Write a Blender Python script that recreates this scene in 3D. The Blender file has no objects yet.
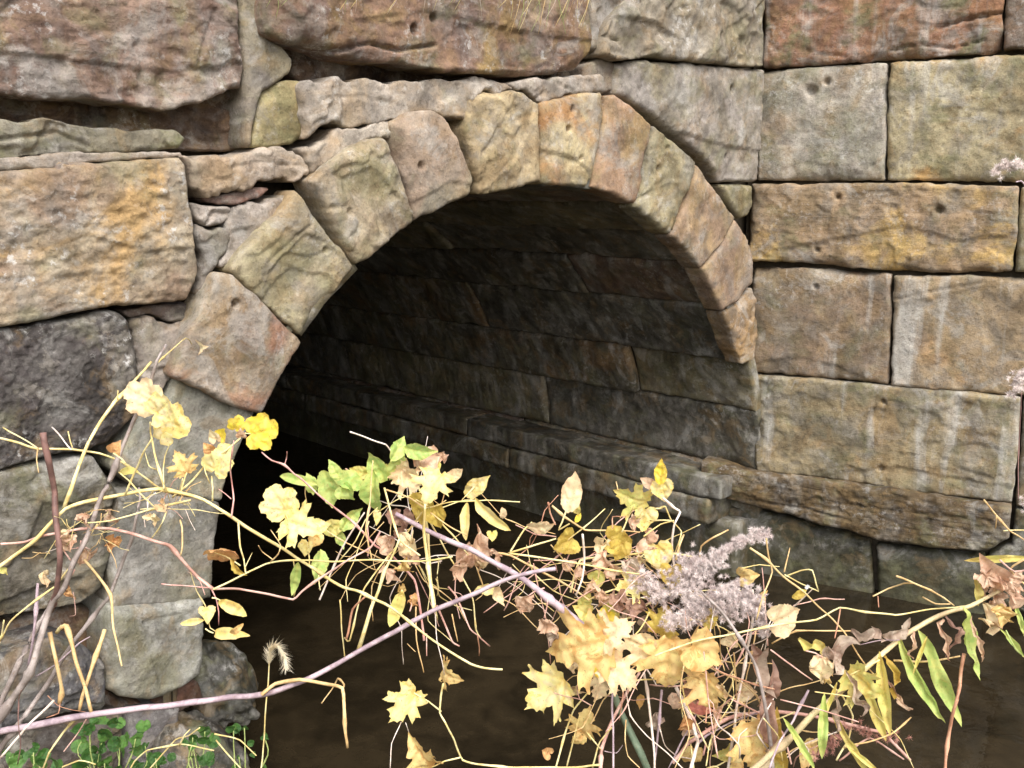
import bpy, math, random
import numpy as np
from mathutils import Vector
from mathutils.geometry import delaunay_2d_cdt

random.seed(7)
RNG = np.random.default_rng(7)
scene = bpy.context.scene
COL = scene.collection

# ------------------------------------------------------------------ camera model
FOC, HOR, EYE = 960.0, 190.0, 1.755
PITCH = math.atan((384 - HOR) / FOC)
CAM = np.array([0.0, 0.0, EYE])

def ray(x, y):
    dx = (x - 512) / FOC
    dy = (384 - y) / FOC
    c, s = math.cos(PITCH), math.sin(PITCH)
    return np.array([dx, c + dy * s, dy * c - s])

def at(x, y, d):
    """point seen at photo pixel x, y, at forward distance d"""
    r = ray(x, y)
    return CAM + r * (d / 1.0)

cd = bpy.data.cameras.new('camera')
cam = bpy.data.objects.new('camera', cd)
COL.objects.link(cam)
cam.location = CAM
cam.rotation_euler = (math.pi / 2 - PITCH, 0, 0)
cd.sensor_width = 36
cd.lens = 36 * FOC / 1024
cd.clip_start = 0.02
cd.clip_end = 2000
scene.camera = cam

# ------------------------------------------------------------------ noise
def _hash(ix, iy, iz, seed):
    h = (ix.astype(np.uint32) * np.uint32(374761393) + iy.astype(np.uint32) * np.uint32(668265263)
         + iz.astype(np.uint32) * np.uint32(2147483647) + np.uint32(seed * 2654435 % 4294967295))
    h = (h ^ (h >> np.uint32(13))) * np.uint32(1274126177)
    h = h ^ (h >> np.uint32(16))
    h = h * np.uint32(2246822519)
    h = h ^ (h >> np.uint32(15))
    return (h & np.uint32(0xffff)).astype(np.float64) / 32767.5 - 1.0

def vnoise(p, seed=0):
    """smooth value noise, p (n,3) -> (n,) in about -1..1"""
    p = np.asarray(p, float) + 1000.0
    i = np.floor(p).astype(np.int64)
    f = p - i
    f = f * f * f * (f * (f * 6 - 15) + 10)
    out = 0
    for dx in (0, 1):
        wx = f[:, 0] if dx else 1 - f[:, 0]
        for dy in (0, 1):
            wy = f[:, 1] if dy else 1 - f[:, 1]
            for dz in (0, 1):
                wz = f[:, 2] if dz else 1 - f[:, 2]
                out = out + wx * wy * wz * _hash(i[:, 0] + dx, i[:, 1] + dy, i[:, 2] + dz, seed)
    return out

def fbm(p, seed=0, octs=4, gain=0.5):
    a, s, t, q = 1.0, 0.0, 0.0, np.asarray(p, float)
    for k in range(octs):
        s = s + a * vnoise(q, seed + 17 * k)
        t += a
        a *= gain
        q = q * 2.03 + 3.1
    return s / t

# ------------------------------------------------------------------ object helpers
def tag(o, label=None, cat=None, group=None, kind=None):
    for k, v in (('label', label), ('category', cat), ('group', group), ('kind', kind)):
        if v:
            o[k] = v
    return o

def empty(name, loc, *tags):
    o = bpy.data.objects.new(name, None)
    o.empty_display_size = 0.1
    COL.objects.link(o)
    o.location = loc
    if tags:
        tag(o, *tags)
    return o

def link(name, verts, faces, m=None, parent=None, smooth=True):
    me = bpy.data.meshes.new(name)
    me.from_pydata([tuple(v) for v in verts], [], faces)
    me.update()
    if smooth:
        me.polygons.foreach_set('use_smooth', [True] * len(me.polygons))
    if m:
        for q in (m if isinstance(m, (list, tuple)) else [m]):
            me.materials.append(q)
    o = bpy.data.objects.new(name, me)
    COL.objects.link(o)
    if parent is not None:
        o.parent = parent
        base = parent.location.copy()
        if parent.parent is not None:
            base = base + parent.parent.location
        me.transform(__import__('mathutils').Matrix.Translation(-base))
    return o

def lin(c):
    return tuple(((v / 255) / 12.92 if v / 255 <= 0.04045 else ((v / 255 + 0.055) / 1.055) ** 2.4) for v in c)

# ------------------------------------------------------------------ node helper
class NT:
    def __init__(self, name):
        self.m = bpy.data.materials.new(name)
        self.m.use_nodes = True
        self.t = self.m.node_tree
        self.t.nodes.clear()
        self.out = self.n('ShaderNodeOutputMaterial')
        self.b = self.n('ShaderNodeBsdfPrincipled')
        self.l(self.b.outputs[0], self.out.inputs[0])
    def n(self, k, **kw):
        x = self.t.nodes.new(k)
        for a, v in kw.items():
            setattr(x, a, v)
        return x
    def l(self, a, b):
        self.t.links.new(a, b)
    def put(self, sock, v):
        if hasattr(v, 'is_linked') or isinstance(v, bpy.types.NodeSocket):
            self.l(v, sock)
        else:
            sock.default_value = v
    def math(self, op, a, b=0.0, c=None, clamp=False):
        x = self.n('ShaderNodeMath', operation=op)
        x.use_clamp = clamp
        self.put(x.inputs[0], a); self.put(x.inputs[1], b)
        if c is not None:
            self.put(x.inputs[2], c)
        return x.outputs[0]
    def vmath(self, op, a, b):
        x = self.n('ShaderNodeVectorMath', operation=op)
        self.put(x.inputs[0], a); self.put(x.inputs[1], b)
        return x.outputs[0]
    def noise(self, vec, scale, detail=4, rough=0.55, dist=0.0):
        x = self.n('ShaderNodeTexNoise')
        self.l(vec, x.inputs['Vector'])
        x.inputs['Scale'].default_value = scale
        x.inputs['Detail'].default_value = detail
        x.inputs['Roughness'].default_value = rough
        x.inputs['Distortion'].default_value = dist
        return x.outputs[0]
    def ss(self, v, lo, hi):
        x = self.n('ShaderNodeMapRange', interpolation_type='SMOOTHSTEP')
        self.put(x.inputs[0], v); self.put(x.inputs[1], lo); self.put(x.inputs[2], hi)
        return x.outputs[0]
    def mix(self, f, a, b, blend='MIX'):
        x = self.n('ShaderNodeMix', data_type='RGBA', blend_type=blend)
        self.put(x.inputs[0], f); self.put(x.inputs[6], a); self.put(x.inputs[7], b)
        return x.outputs[2]
    def attr(self, name, fac=False, kind='OBJECT'):
        x = self.n('ShaderNodeAttribute', attribute_type=kind, attribute_name=name)
        return x.outputs['Fac'] if fac else x.outputs['Color']

def rgba(c):
    return (c[0], c[1], c[2], 1.0)

# ------------------------------------------------------------------ materials
def make_stone_material(name, wet=False):
    t = NT(name)
    geo = t.n('ShaderNodeNewGeometry')
    seed = t.attr('seed', True)
    cmb = t.n('ShaderNodeCombineXYZ')
    for i in range(3):
        t.l(seed, cmb.inputs[i])
    p = t.vmath('ADD', geo.outputs['Position'], cmb.outputs[0])
    n1 = t.noise(p, 5.5, 6, 0.62, 0.6)
    n2 = t.noise(p, 13.0, 5, 0.6, 0.3)
    # bedding: thin horizontal layers
    sc = t.vmath('MULTIPLY', p, (2.2, 2.2, 30.0))
    bed = t.noise(sc, 1.6, 5, 0.6, 0.5)
    sc2 = t.vmath('MULTIPLY', p, (9.0, 9.0, 0.9))
    run = t.noise(sc2, 1.0, 4, 0.6, 0.2)
    m1 = t.ss(n1, 0.38, 0.62)
    c = t.mix(m1, t.attr('tint_a'), t.attr('tint_b'))
    # third colour: mineral stain
    n3 = t.noise(t.vmath('ADD', p, (7.3, 2.1, 4.4)), 3.4, 5, 0.6, 0.8)
    st = t.math('MULTIPLY', t.ss(n3, 0.50, 0.63), t.attr('stain', True))
    c = t.mix(st, c, t.attr('tint_c'))
    bf = t.math('MULTIPLY', t.ss(bed, 0.42, 0.66), t.attr('strata', True))
    c = t.mix(t.math('MULTIPLY', bf, 0.55), c, t.mix(1.0, c, (0.45, 0.40, 0.36, 1), 'MULTIPLY'))
    # drifting hue: iron-warm to violet-grey
    hz = t.noise(t.vmath('ADD', p, (11.3, 4.1, 2.4)), 9.0, 5, 0.65, 0.7)
    c = t.mix(t.math('MULTIPLY', t.ss(hz, 0.50, 0.64), 0.36), c, (0.27, 0.175, 0.078, 1))
    c = t.mix(t.math('MULTIPLY', t.ss(hz, 0.50, 0.36), 0.42), c, (0.19, 0.178, 0.165, 1))
    # fresh chipped skin, crisp edged
    ck = t.noise(t.vmath('ADD', p, (31.3, 4.1, 13.4)), 8.5, 9, 0.68, 0.3)
    c = t.mix(t.math('MULTIPLY', t.ss(ck, 0.535, 0.555), 0.30), c, t.mix(1.0, c, (0.60, 0.57, 0.54, 1), 'MULTIPLY'))
    c = t.mix(t.math('MULTIPLY', t.ss(ck, 0.44, 0.42), 0.28), c, (0.33, 0.30, 0.25, 1))
    # soot and damp patches, chalky bloom
    dk = t.noise(t.vmath('ADD', p, (21.3, 14.1, 3.4)), 5.0, 6, 0.68, 0.9)
    c = t.mix(t.math('MULTIPLY', t.ss(dk, 0.53, 0.66), 0.55), c, t.mix(1.0, c, (0.50, 0.47, 0.45, 1), 'MULTIPLY'))
    c = t.mix(t.math('MULTIPLY', t.ss(dk, 0.46, 0.35), 0.5), c, (0.36, 0.35, 0.325, 1))
    # dried run-off streaks
    rf = t.math('MULTIPLY', t.ss(run, 0.53, 0.68), t.attr('streak', True))
    c = t.mix(t.math('MULTIPLY', rf, 0.7), c, (0.46, 0.45, 0.42, 1))
    # tide stain where the stream rises and falls
    sx = t.n('ShaderNodeSeparateXYZ'); t.l(geo.outputs['Position'], sx.inputs[0])
    tz = t.math('ADD', sx.outputs[2], t.math('MULTIPLY', n1, 0.22))
    c = t.mix(t.math('MULTIPLY', t.ss(tz, 0.34, 0.20), 0.72), c, (0.045, 0.042, 0.022, 1))
    # algae
    n4 = t.noise(t.vmath('ADD', p, (1.3, 9.1, 3.4)), 7.5, 6, 0.66, 0.4)
    al = t.math('MULTIPLY', t.ss(n4, 0.50, 0.68), t.attr('moss', True))
    c = t.mix(al, c, (0.15, 0.15, 0.075, 1))
    # pale lichen blotches and specks
    n5 = t.noise(t.vmath('ADD', p, (5.3, 3.1, 8.4)), 42.0, 5, 0.7)
    n6 = t.noise(t.vmath('ADD', p, (2.3, 6.1, 1.4)), 6.0, 3, 0.6)
    li = t.math('MULTIPLY', t.math('MULTIPLY', t.ss(n5, 0.53, 0.64), t.ss(n6, 0.46, 0.64)), t.attr('lichen', True))
    c = t.mix(t.math('MULTIPLY', li, 0.8), c, (0.55, 0.54, 0.52, 1))
    # dirt specks and grain
    n7 = t.noise(p, 60.0, 5, 0.75)
    c = t.mix(t.math('MULTIPLY', t.ss(n7, 0.56, 0.62), 0.45), c, t.mix(1.0, c, (0.36, 0.33, 0.30, 1), 'MULTIPLY'))
    n8 = t.noise(p, 190.0, 3, 0.7)
    g = t.math('MULTIPLY_ADD', n8, 0.8, 0.6)
    g2 = t.math('MULTIPLY_ADD', n2, 1.5, 0.25)
    cc = t.n('ShaderNodeVectorMath', operation='SCALE')
    t.l(c, cc.inputs[0]); t.l(t.math('MULTIPLY', g, g2), cc.inputs[3])
    t.l(cc.outputs[0], t.b.inputs['Base Color'])
    t.b.inputs['Roughness'].default_value = 0.55 if wet else 0.88
    if wet:
        t.l(t.math('MULTIPLY_ADD', n2, 0.7, 0.2), t.b.inputs['Roughness'])
    t.b.inputs['Specular IOR Level'].default_value = 0.4 if wet else 0.25
    # relief
    h = t.math('ADD', t.math('MULTIPLY', n2, 0.9), t.math('MULTIPLY', n7, 0.6))
    h = t.math('ADD', h, t.math('MULTIPLY', t.noise(p, 130.0, 4, 0.75), 0.20))
    h = t.math('ADD', h, t.math('MULTIPLY', t.math('MULTIPLY', bed, t.attr('strata', True)), 1.1))
    bp = t.n('ShaderNodeBump')
    bp.inputs['Strength'].default_value = 0.65
    bp.inputs['Distance'].default_value = 0.012 if not wet else 0.008
    t.l(h, bp.inputs['Height'])
    t.l(bp.outputs[0], t.b.inputs['Normal'])
    return t.m

M_STONE = make_stone_material('weathered_sandstone')
M_WET = make_stone_material('damp_sandstone', True)

def simple(name, col, rough=0.8, spec=0.3, var=0.35, scale=30, bump=0.3, col2=None):
    t = NT(name)
    tc = t.n('ShaderNodeNewGeometry').outputs['Position']
    n = t.noise(tc, scale, 5, 0.65)
    a = rgba(col)
    b = rgba(col2 if col2 else [v * (1 - var) for v in col])
    t.l(t.mix(t.ss(n, 0.38, 0.62), a, b), t.b.inputs['Base Color'])
    t.b.inputs['Roughness'].default_value = rough
    t.b.inputs['Specular IOR Level'].default_value = spec
    bp = t.n('ShaderNodeBump'); bp.inputs['Strength'].default_value = bump; bp.inputs['Distance'].default_value = 0.01
    t.l(n, bp.inputs['Height']); t.l(bp.outputs[0], t.b.inputs['Normal'])
    return t.m

M_CORE = simple('joint_dirt', (0.085, 0.07, 0.05), 0.95, 0.1)

# ------------------------------------------------------------------ stones
K_ALB = 1.1
SAT = .84
def dress(o, A, B, C=(150, 110, 70), moss=0.3, strata=0.0, stain=0.5, lichen=0.35, streak=0.2, k=1.0):
    for n, c in (('tint_a', A), ('tint_b', B), ('tint_c', C)):
        q = np.array(lin(c)); g = q @ np.array([.3, .59, .11])
        q = (g + (q - g) * SAT) * K_ALB * k * np.array([1.0, 1.0, .97])
        o[n] = [float(v) for v in q]
    o['moss'] = float(moss); o['strata'] = float(strata); o['stain'] = float(stain)
    o['lichen'] = float(lichen); o['streak'] = float(streak)
    o['seed'] = float(random.uniform(-40, 40))

class Plane:
    """vertical wall plane: origin, horizontal direction u, normal n to the viewer"""
    def __init__(self, org, az):
        a = math.radians(az)
        self.o = np.array(org, float)
        self.u = np.array([math.sin(a), math.cos(a), 0.0])
        self.n = np.array([-math.cos(a), math.sin(a), 0.0])
        if (CAM - self.o) @ self.n < 0:
            self.n = -self.n
    def un(self, x, y, push=0.0):
        r = ray(x, y)
        o = self.o + self.n * push
        t = ((o - CAM) @ self.n) / (r @ self.n)
        q = CAM + r * t
        return ((q - self.o) @ self.u, q[2])
    def mp(self, s, z, h):
        s = np.asarray(s)[:, None]; z = np.asarray(z); h = np.asarray(h)[:, None]
        p = self.o + self.u * s + self.n * h
        p[:, 2] = z
        return p

def seg_dist(P, A, B):
    """distance of points P (n,2) to closed polyline A->B (m,2)"""
    out = np.full(len(P), 1e9)
    for a, b in zip(A, B):
        d = b - a
        L = d @ d + 1e-12
        t = np.clip(((P - a) @ d) / L, 0, 1)
        q = a + t[:, None] * d
        out = np.minimum(out, np.hypot(*(P - q).T))
    return out

def inside(P, V):
    c = np.zeros(len(P), bool)
    j = len(V) - 1
    for i in range(len(V)):
        xi, yi = V[i]; xj, yj = V[j]
        m = ((yi > P[:, 1]) != (yj > P[:, 1])) & (P[:, 0] < (xj - xi) * (P[:, 1] - yi) / (yj - yi + 1e-15) + xi)
        c ^= m
        j = i
    return c

def outline(V, sp, rough, seed, corner=0.016):
    V = np.array(V, float)
    n = len(V)
    W = []
    for i in range(n):
        a, b, c = V[i - 1], V[i], V[(i + 1) % n]
        l1, l2 = np.hypot(*(a - b)), np.hypot(*(c - b))
        k = min(corner, 0.3 * l1, 0.3 * l2)
        d1, d2 = (a - b) / l1, (c - b) / l2
        W += [b + d1 * k, b + (d1 + d2) * k * 0.22, b + d2 * k]
    out = []
    for i in range(len(W)):
        a, b = W[i], W[(i + 1) % len(W)]
        m = max(1, int(np.hypot(*(b - a)) / sp))
        for k in range(m):
            out.append(a + (b - a) * k / m)
    out = np.array(out)
    nx = np.roll(out, -1, 0) - np.roll(out, 1, 0)
    nr = np.stack([nx[:, 1], -nx[:, 0]], 1)
    nr /= np.hypot(nr[:, 0], nr[:, 1])[:, None] + 1e-9
    q = np.column_stack([out * 22, np.full(len(out), seed * 1.7)])
    w = np.column_stack([out * 75, np.full(len(out), seed * 2.7)])
    return out + nr * (rough * vnoise(q, 3) + rough * 0.45 * vnoise(w, 5))[:, None]

def area(V):
    V = np.array(V)
    x, y = V[:, 0], V[:, 1]
    return 0.5 * np.sum(x * np.roll(y, -1) - y * np.roll(x, -1))

def stone(name, parent, V, mp, sp, seed, push=0.0, r=0.02, rough=0.004, bulge=0.012, lump=0.010,
          pit=0.004, pitu=1.0, terr=0.0, slope=None, gap=0.003, deep=0.16, holes=(), mat=None, sculpt=None, corner=0.016,
          freeze=None, pf=38.0, chipk=1.0, spalls=(), cracks=()):
    """one quarried block: rough face on the wall surface, arrises worn round, sides running back into the wall"""
    r = r * .42; bulge = bulge * .45; gap = -.0006; pit = pit * .9; rough = rough * 1.1; corner = corner * .5
    V = np.array(V, float)
    if area(V) < 0:
        V = V[::-1]
    thick = abs(area(V)) / sum(math.hypot(*(V[i] - V[i - 1])) for i in range(len(V)))
    chip = min(.06, .6 * thick); bulge = min(bulge, .12 * thick)
    Bd = outline(V, sp, rough, seed, corner)
    if gap:
        nx = np.roll(Bd, -1, 0) - np.roll(Bd, 1, 0)
        nr = np.stack([-nx[:, 1], nx[:, 0]], 1)
        nr /= np.hypot(nr[:, 0], nr[:, 1])[:, None] + 1e-9
        Bd = Bd + nr * gap
    lo, hi = Bd.min(0), Bd.max(0)
    gx = np.arange(lo[0], hi[0], sp); gy = np.arange(lo[1], hi[1], sp * 0.866)
    G = np.array([(x + (0.5 * sp if j % 2 else 0), y) for j, y in enumerate(gy) for x in gx])
    G = G + RNG.uniform(-0.16, 0.16, G.shape) * sp
    G = G[inside(G, Bd)]
    if len(G):
        d = seg_dist(G, Bd, np.roll(Bd, -1, 0))
        G = G[d > sp * 0.5]; d = d[d > sp * 0.5]
    nb = len(Bd)
    allp = [Vector(p) for p in Bd] + [Vector(p) for p in G]
    vs, es, fs, ov, oe, of = delaunay_2d_cdt(allp, [(i, (i + 1) % nb) for i in range(nb)], [], 1, 1e-6)
    vs = np.array([(v.x, v.y) for v in vs])
    d = seg_dist(vs, Bd, np.roll(Bd, -1, 0))
    on_b = d < sp * 0.2
    q3 = np.column_stack([vs, np.full(len(vs), seed * 3.3)])
    # worn arris: radius varies along the edge
    rr = r * (1.0 + 0.7 * vnoise(q3 * 9, 11)) + 0.003
    if freeze is not None:
        rr = rr * np.where(freeze(vs), 0.25, 1.0)
    e = np.clip(1 - d / rr, 0, 1)
    h = -rr * (1 - np.sqrt(np.clip(1 - e * e, 0, 1)))
    w = np.clip(d / 0.05, 0, 1)
    h = h + bulge * (1 - np.exp(-d / 0.025))
    h = h + lump * w * fbm(q3 * 6.5, 21, 4)
    h = h + pit * np.clip(d / 0.015, 0, 1) * fbm(q3 * np.array([pf, pf * pitu, 1]), 31, 3)
    # chipped facets near the edges
    ch = vnoise(q3 * 7, 41)
    h = h - np.clip(ch - 0.25, 0, 1) * chip * chipk * np.exp(-d / 0.02) * (lump > 0.004)
    if terr:
        tn = fbm(q3 * np.array([4.5, 6.0, 1]), 51, 4) * 2.6 + (vs[:, 1] * 1.5)
        fl = np.floor(tn); fr = tn - fl
        tv = fl + np.clip((fr - 0.5) * 9 + 0.5, 0, 1)
        h = h + terr * (tv - np.percentile(tv, 60)) * np.clip(d / 0.008 + .3, 0, 1)
    if slope:
        cx = (vs - (lo + hi) / 2) / np.maximum(hi - lo, 1e-6)
        h = h + slope[0] * cx[:, 0] + slope[1] * cx[:, 1]
    for SP, dh in spalls:
        ins = inside(vs, SP); ds = seg_dist(vs, SP, np.roll(SP, -1, 0)) + .006 * vnoise(q3 * 24, 71)
        h = h - .7 * dh * np.where(ins, np.clip(ds / .010 + .3, 0, 1), 0) * (1 + .5 * vnoise(q3 * 9, 72))
    for CP, cdp in cracks:
        dc = seg_dist(vs, CP[:-1], CP[1:]) + .0025 * vnoise(q3 * 50, 73)
        h = h - cdp * np.exp(-(dc / .0045) ** 2)
    if sculpt is not None:
        h = h + sculpt(vs, d, q3)
    for hx, hz, hr, hd in holes:
        dd = np.hypot(vs[:, 0] - hx, vs[:, 1] - hz)
        h = h - hd * np.exp(-(dd / hr) ** 4)
    top = mp(vs[:, 0], vs[:, 1], h + push)
    bi = [k for k in range(len(vs)) if any(o < nb for o in ov[k])]
    order = {}
    for k in bi:
        for o in ov[k]:
            if o < nb:
                order[o] = k
    loop = [order[i] for i in range(nb) if i in order]
    m = len(top)
    back = mp(vs[loop, 0], vs[loop, 1], np.full(len(loop), push - deep))
    midh = h[loop] + push - 0.02
    mid = mp(vs[loop, 0], vs[loop, 1], midh)
    L = len(loop)
    verts = np.vstack([top, mid, back])
    faces = [tuple(f) for f in fs]
    for i in range(L):
        j = (i + 1) % L
        a, b = loop[i], loop[j]
        if a == b:
            continue
        faces.append((b, a, m + i, m + j))
        faces.append((m + j, m + i, m + L + i, m + L + j))
    return link(name, verts, faces, mat or M_STONE, parent)

def rock_box(name, parent, c, ax, half, r, seed, sp=0.012, amp=0.012, mat=None, freq=7, taper=0.0):
    """rounded, roughened block: centre c, axes ax (3x3 rows), half sizes"""
    half = np.array(half, float)
    verts, faces = [], []
    for k in range(3):
        for s in (-1, 1):
            i, j = (k + 1) % 3, (k + 2) % 3
            ni = max(2, int(2 * half[i] / sp)); nj = max(2, int(2 * half[j] / sp))
            base = len(verts)
            for a in range(ni + 1):
                for b in range(nj + 1):
                    p = np.zeros(3)
                    p[k] = s * half[k]
                    p[i] = -half[i] + 2 * half[i] * a / ni
                    p[j] = -half[j] + 2 * half[j] * b / nj
                    verts.append(p)
            for a in range(ni):
                for b in range(nj):
                    q = [base + a * (nj + 1) + b, base + (a + 1) * (nj + 1) + b,
                         base + (a + 1) * (nj + 1) + b + 1, base + a * (nj + 1) + b + 1]
                    faces.append(tuple(q if s > 0 else q[::-1]))
    P = np.array(verts)
    inner = np.maximum(half - r, 1e-4)
    Q = np.clip(P, -inner, inner)
    D = P - Q
    D = D / (np.linalg.norm(D, axis=1)[:, None] + 1e-9)
    P2 = Q + D * r
    q = P2 + seed * 5.17
    # direction away from the centre, for bumps of the whole form
    P2 = P2 + D * (amp * 1.6 * fbm(q * freq, 61, 5) + amp * 0.5 * vnoise(q * 40, 62))[:, None]
    P2 = P2 + 0.6 * amp * np.column_stack([vnoise(q * 4, 63), vnoise(q * 4, 64), vnoise(q * 4, 65)])
    if taper:
        P2[:, :2] *= (1 - taper * P2[:, 2:3] / half[2])
    W = np.array(c) + P2 @ np.array(ax)
    o = link(name, W, faces, mat or M_STONE, parent)
    import bmesh
    bm = bmesh.new(); bm.from_mesh(o.data)
    bmesh.ops.remove_doubles(bm, verts=bm.verts, dist=1e-5)
    bm.to_mesh(o.data); bm.free()
    o.data.polygons.foreach_set('use_smooth', [True] * len(o.data.polygons))
    return o
# ------------------------------------------------------------------ the two walls
a0 = (215 - 512) / FOC * 2.4
FACE = Plane((a0, 2.4, 0), 45)
CORNER = CAM + ray(757, 400) * (((FACE.o - CAM) @ FACE.n) / (ray(757, 400) @ FACE.n))
WING = Plane((CORNER[0], CORNER[1], 0), 118)
S_C, Z_C, RAD = 1.226, EYE - 1.331, 1.360       # arch circle in the face plane
S_COR = 2.625

bridge = empty('stone_bridge', (FACE.o[0], FACE.o[1], 0), 'old sandstone block bridge with a round arch over the dark stream tunnel', 'bridge')
ring = empty('arch_ring', (0, 0, 0)); ring.parent = bridge
face = empty('spandrel_wall', (0, 0, 0)); face.parent = bridge
vault = empty('tunnel_vault', (0, 0, 0)); vault.parent = bridge
wing = empty('wing_wall', tuple(WING.o), 'coursed sandstone wing wall of large blocks angled out on the right of the arch', 'wall')

G = dict
# colours as photographed, (a, b, c)
GREY = ((138, 128, 118), (112, 104, 92), (128, 112, 76))
LAV = ((158, 147, 138), (128, 118, 108), (146, 116, 86))
OLIVE = ((146, 134, 104), (112, 98, 74), (158, 134, 80))
BROWN = ((128, 104, 86), (96, 74, 62), (150, 126, 84))
RED = ((140, 94, 76), (112, 82, 72), (126, 104, 72))
DARK = ((72, 66, 66), (52, 48, 46), (84, 78, 60))
STRAT = ((92, 72, 56), (52, 38, 30), (118, 100, 84))

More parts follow.
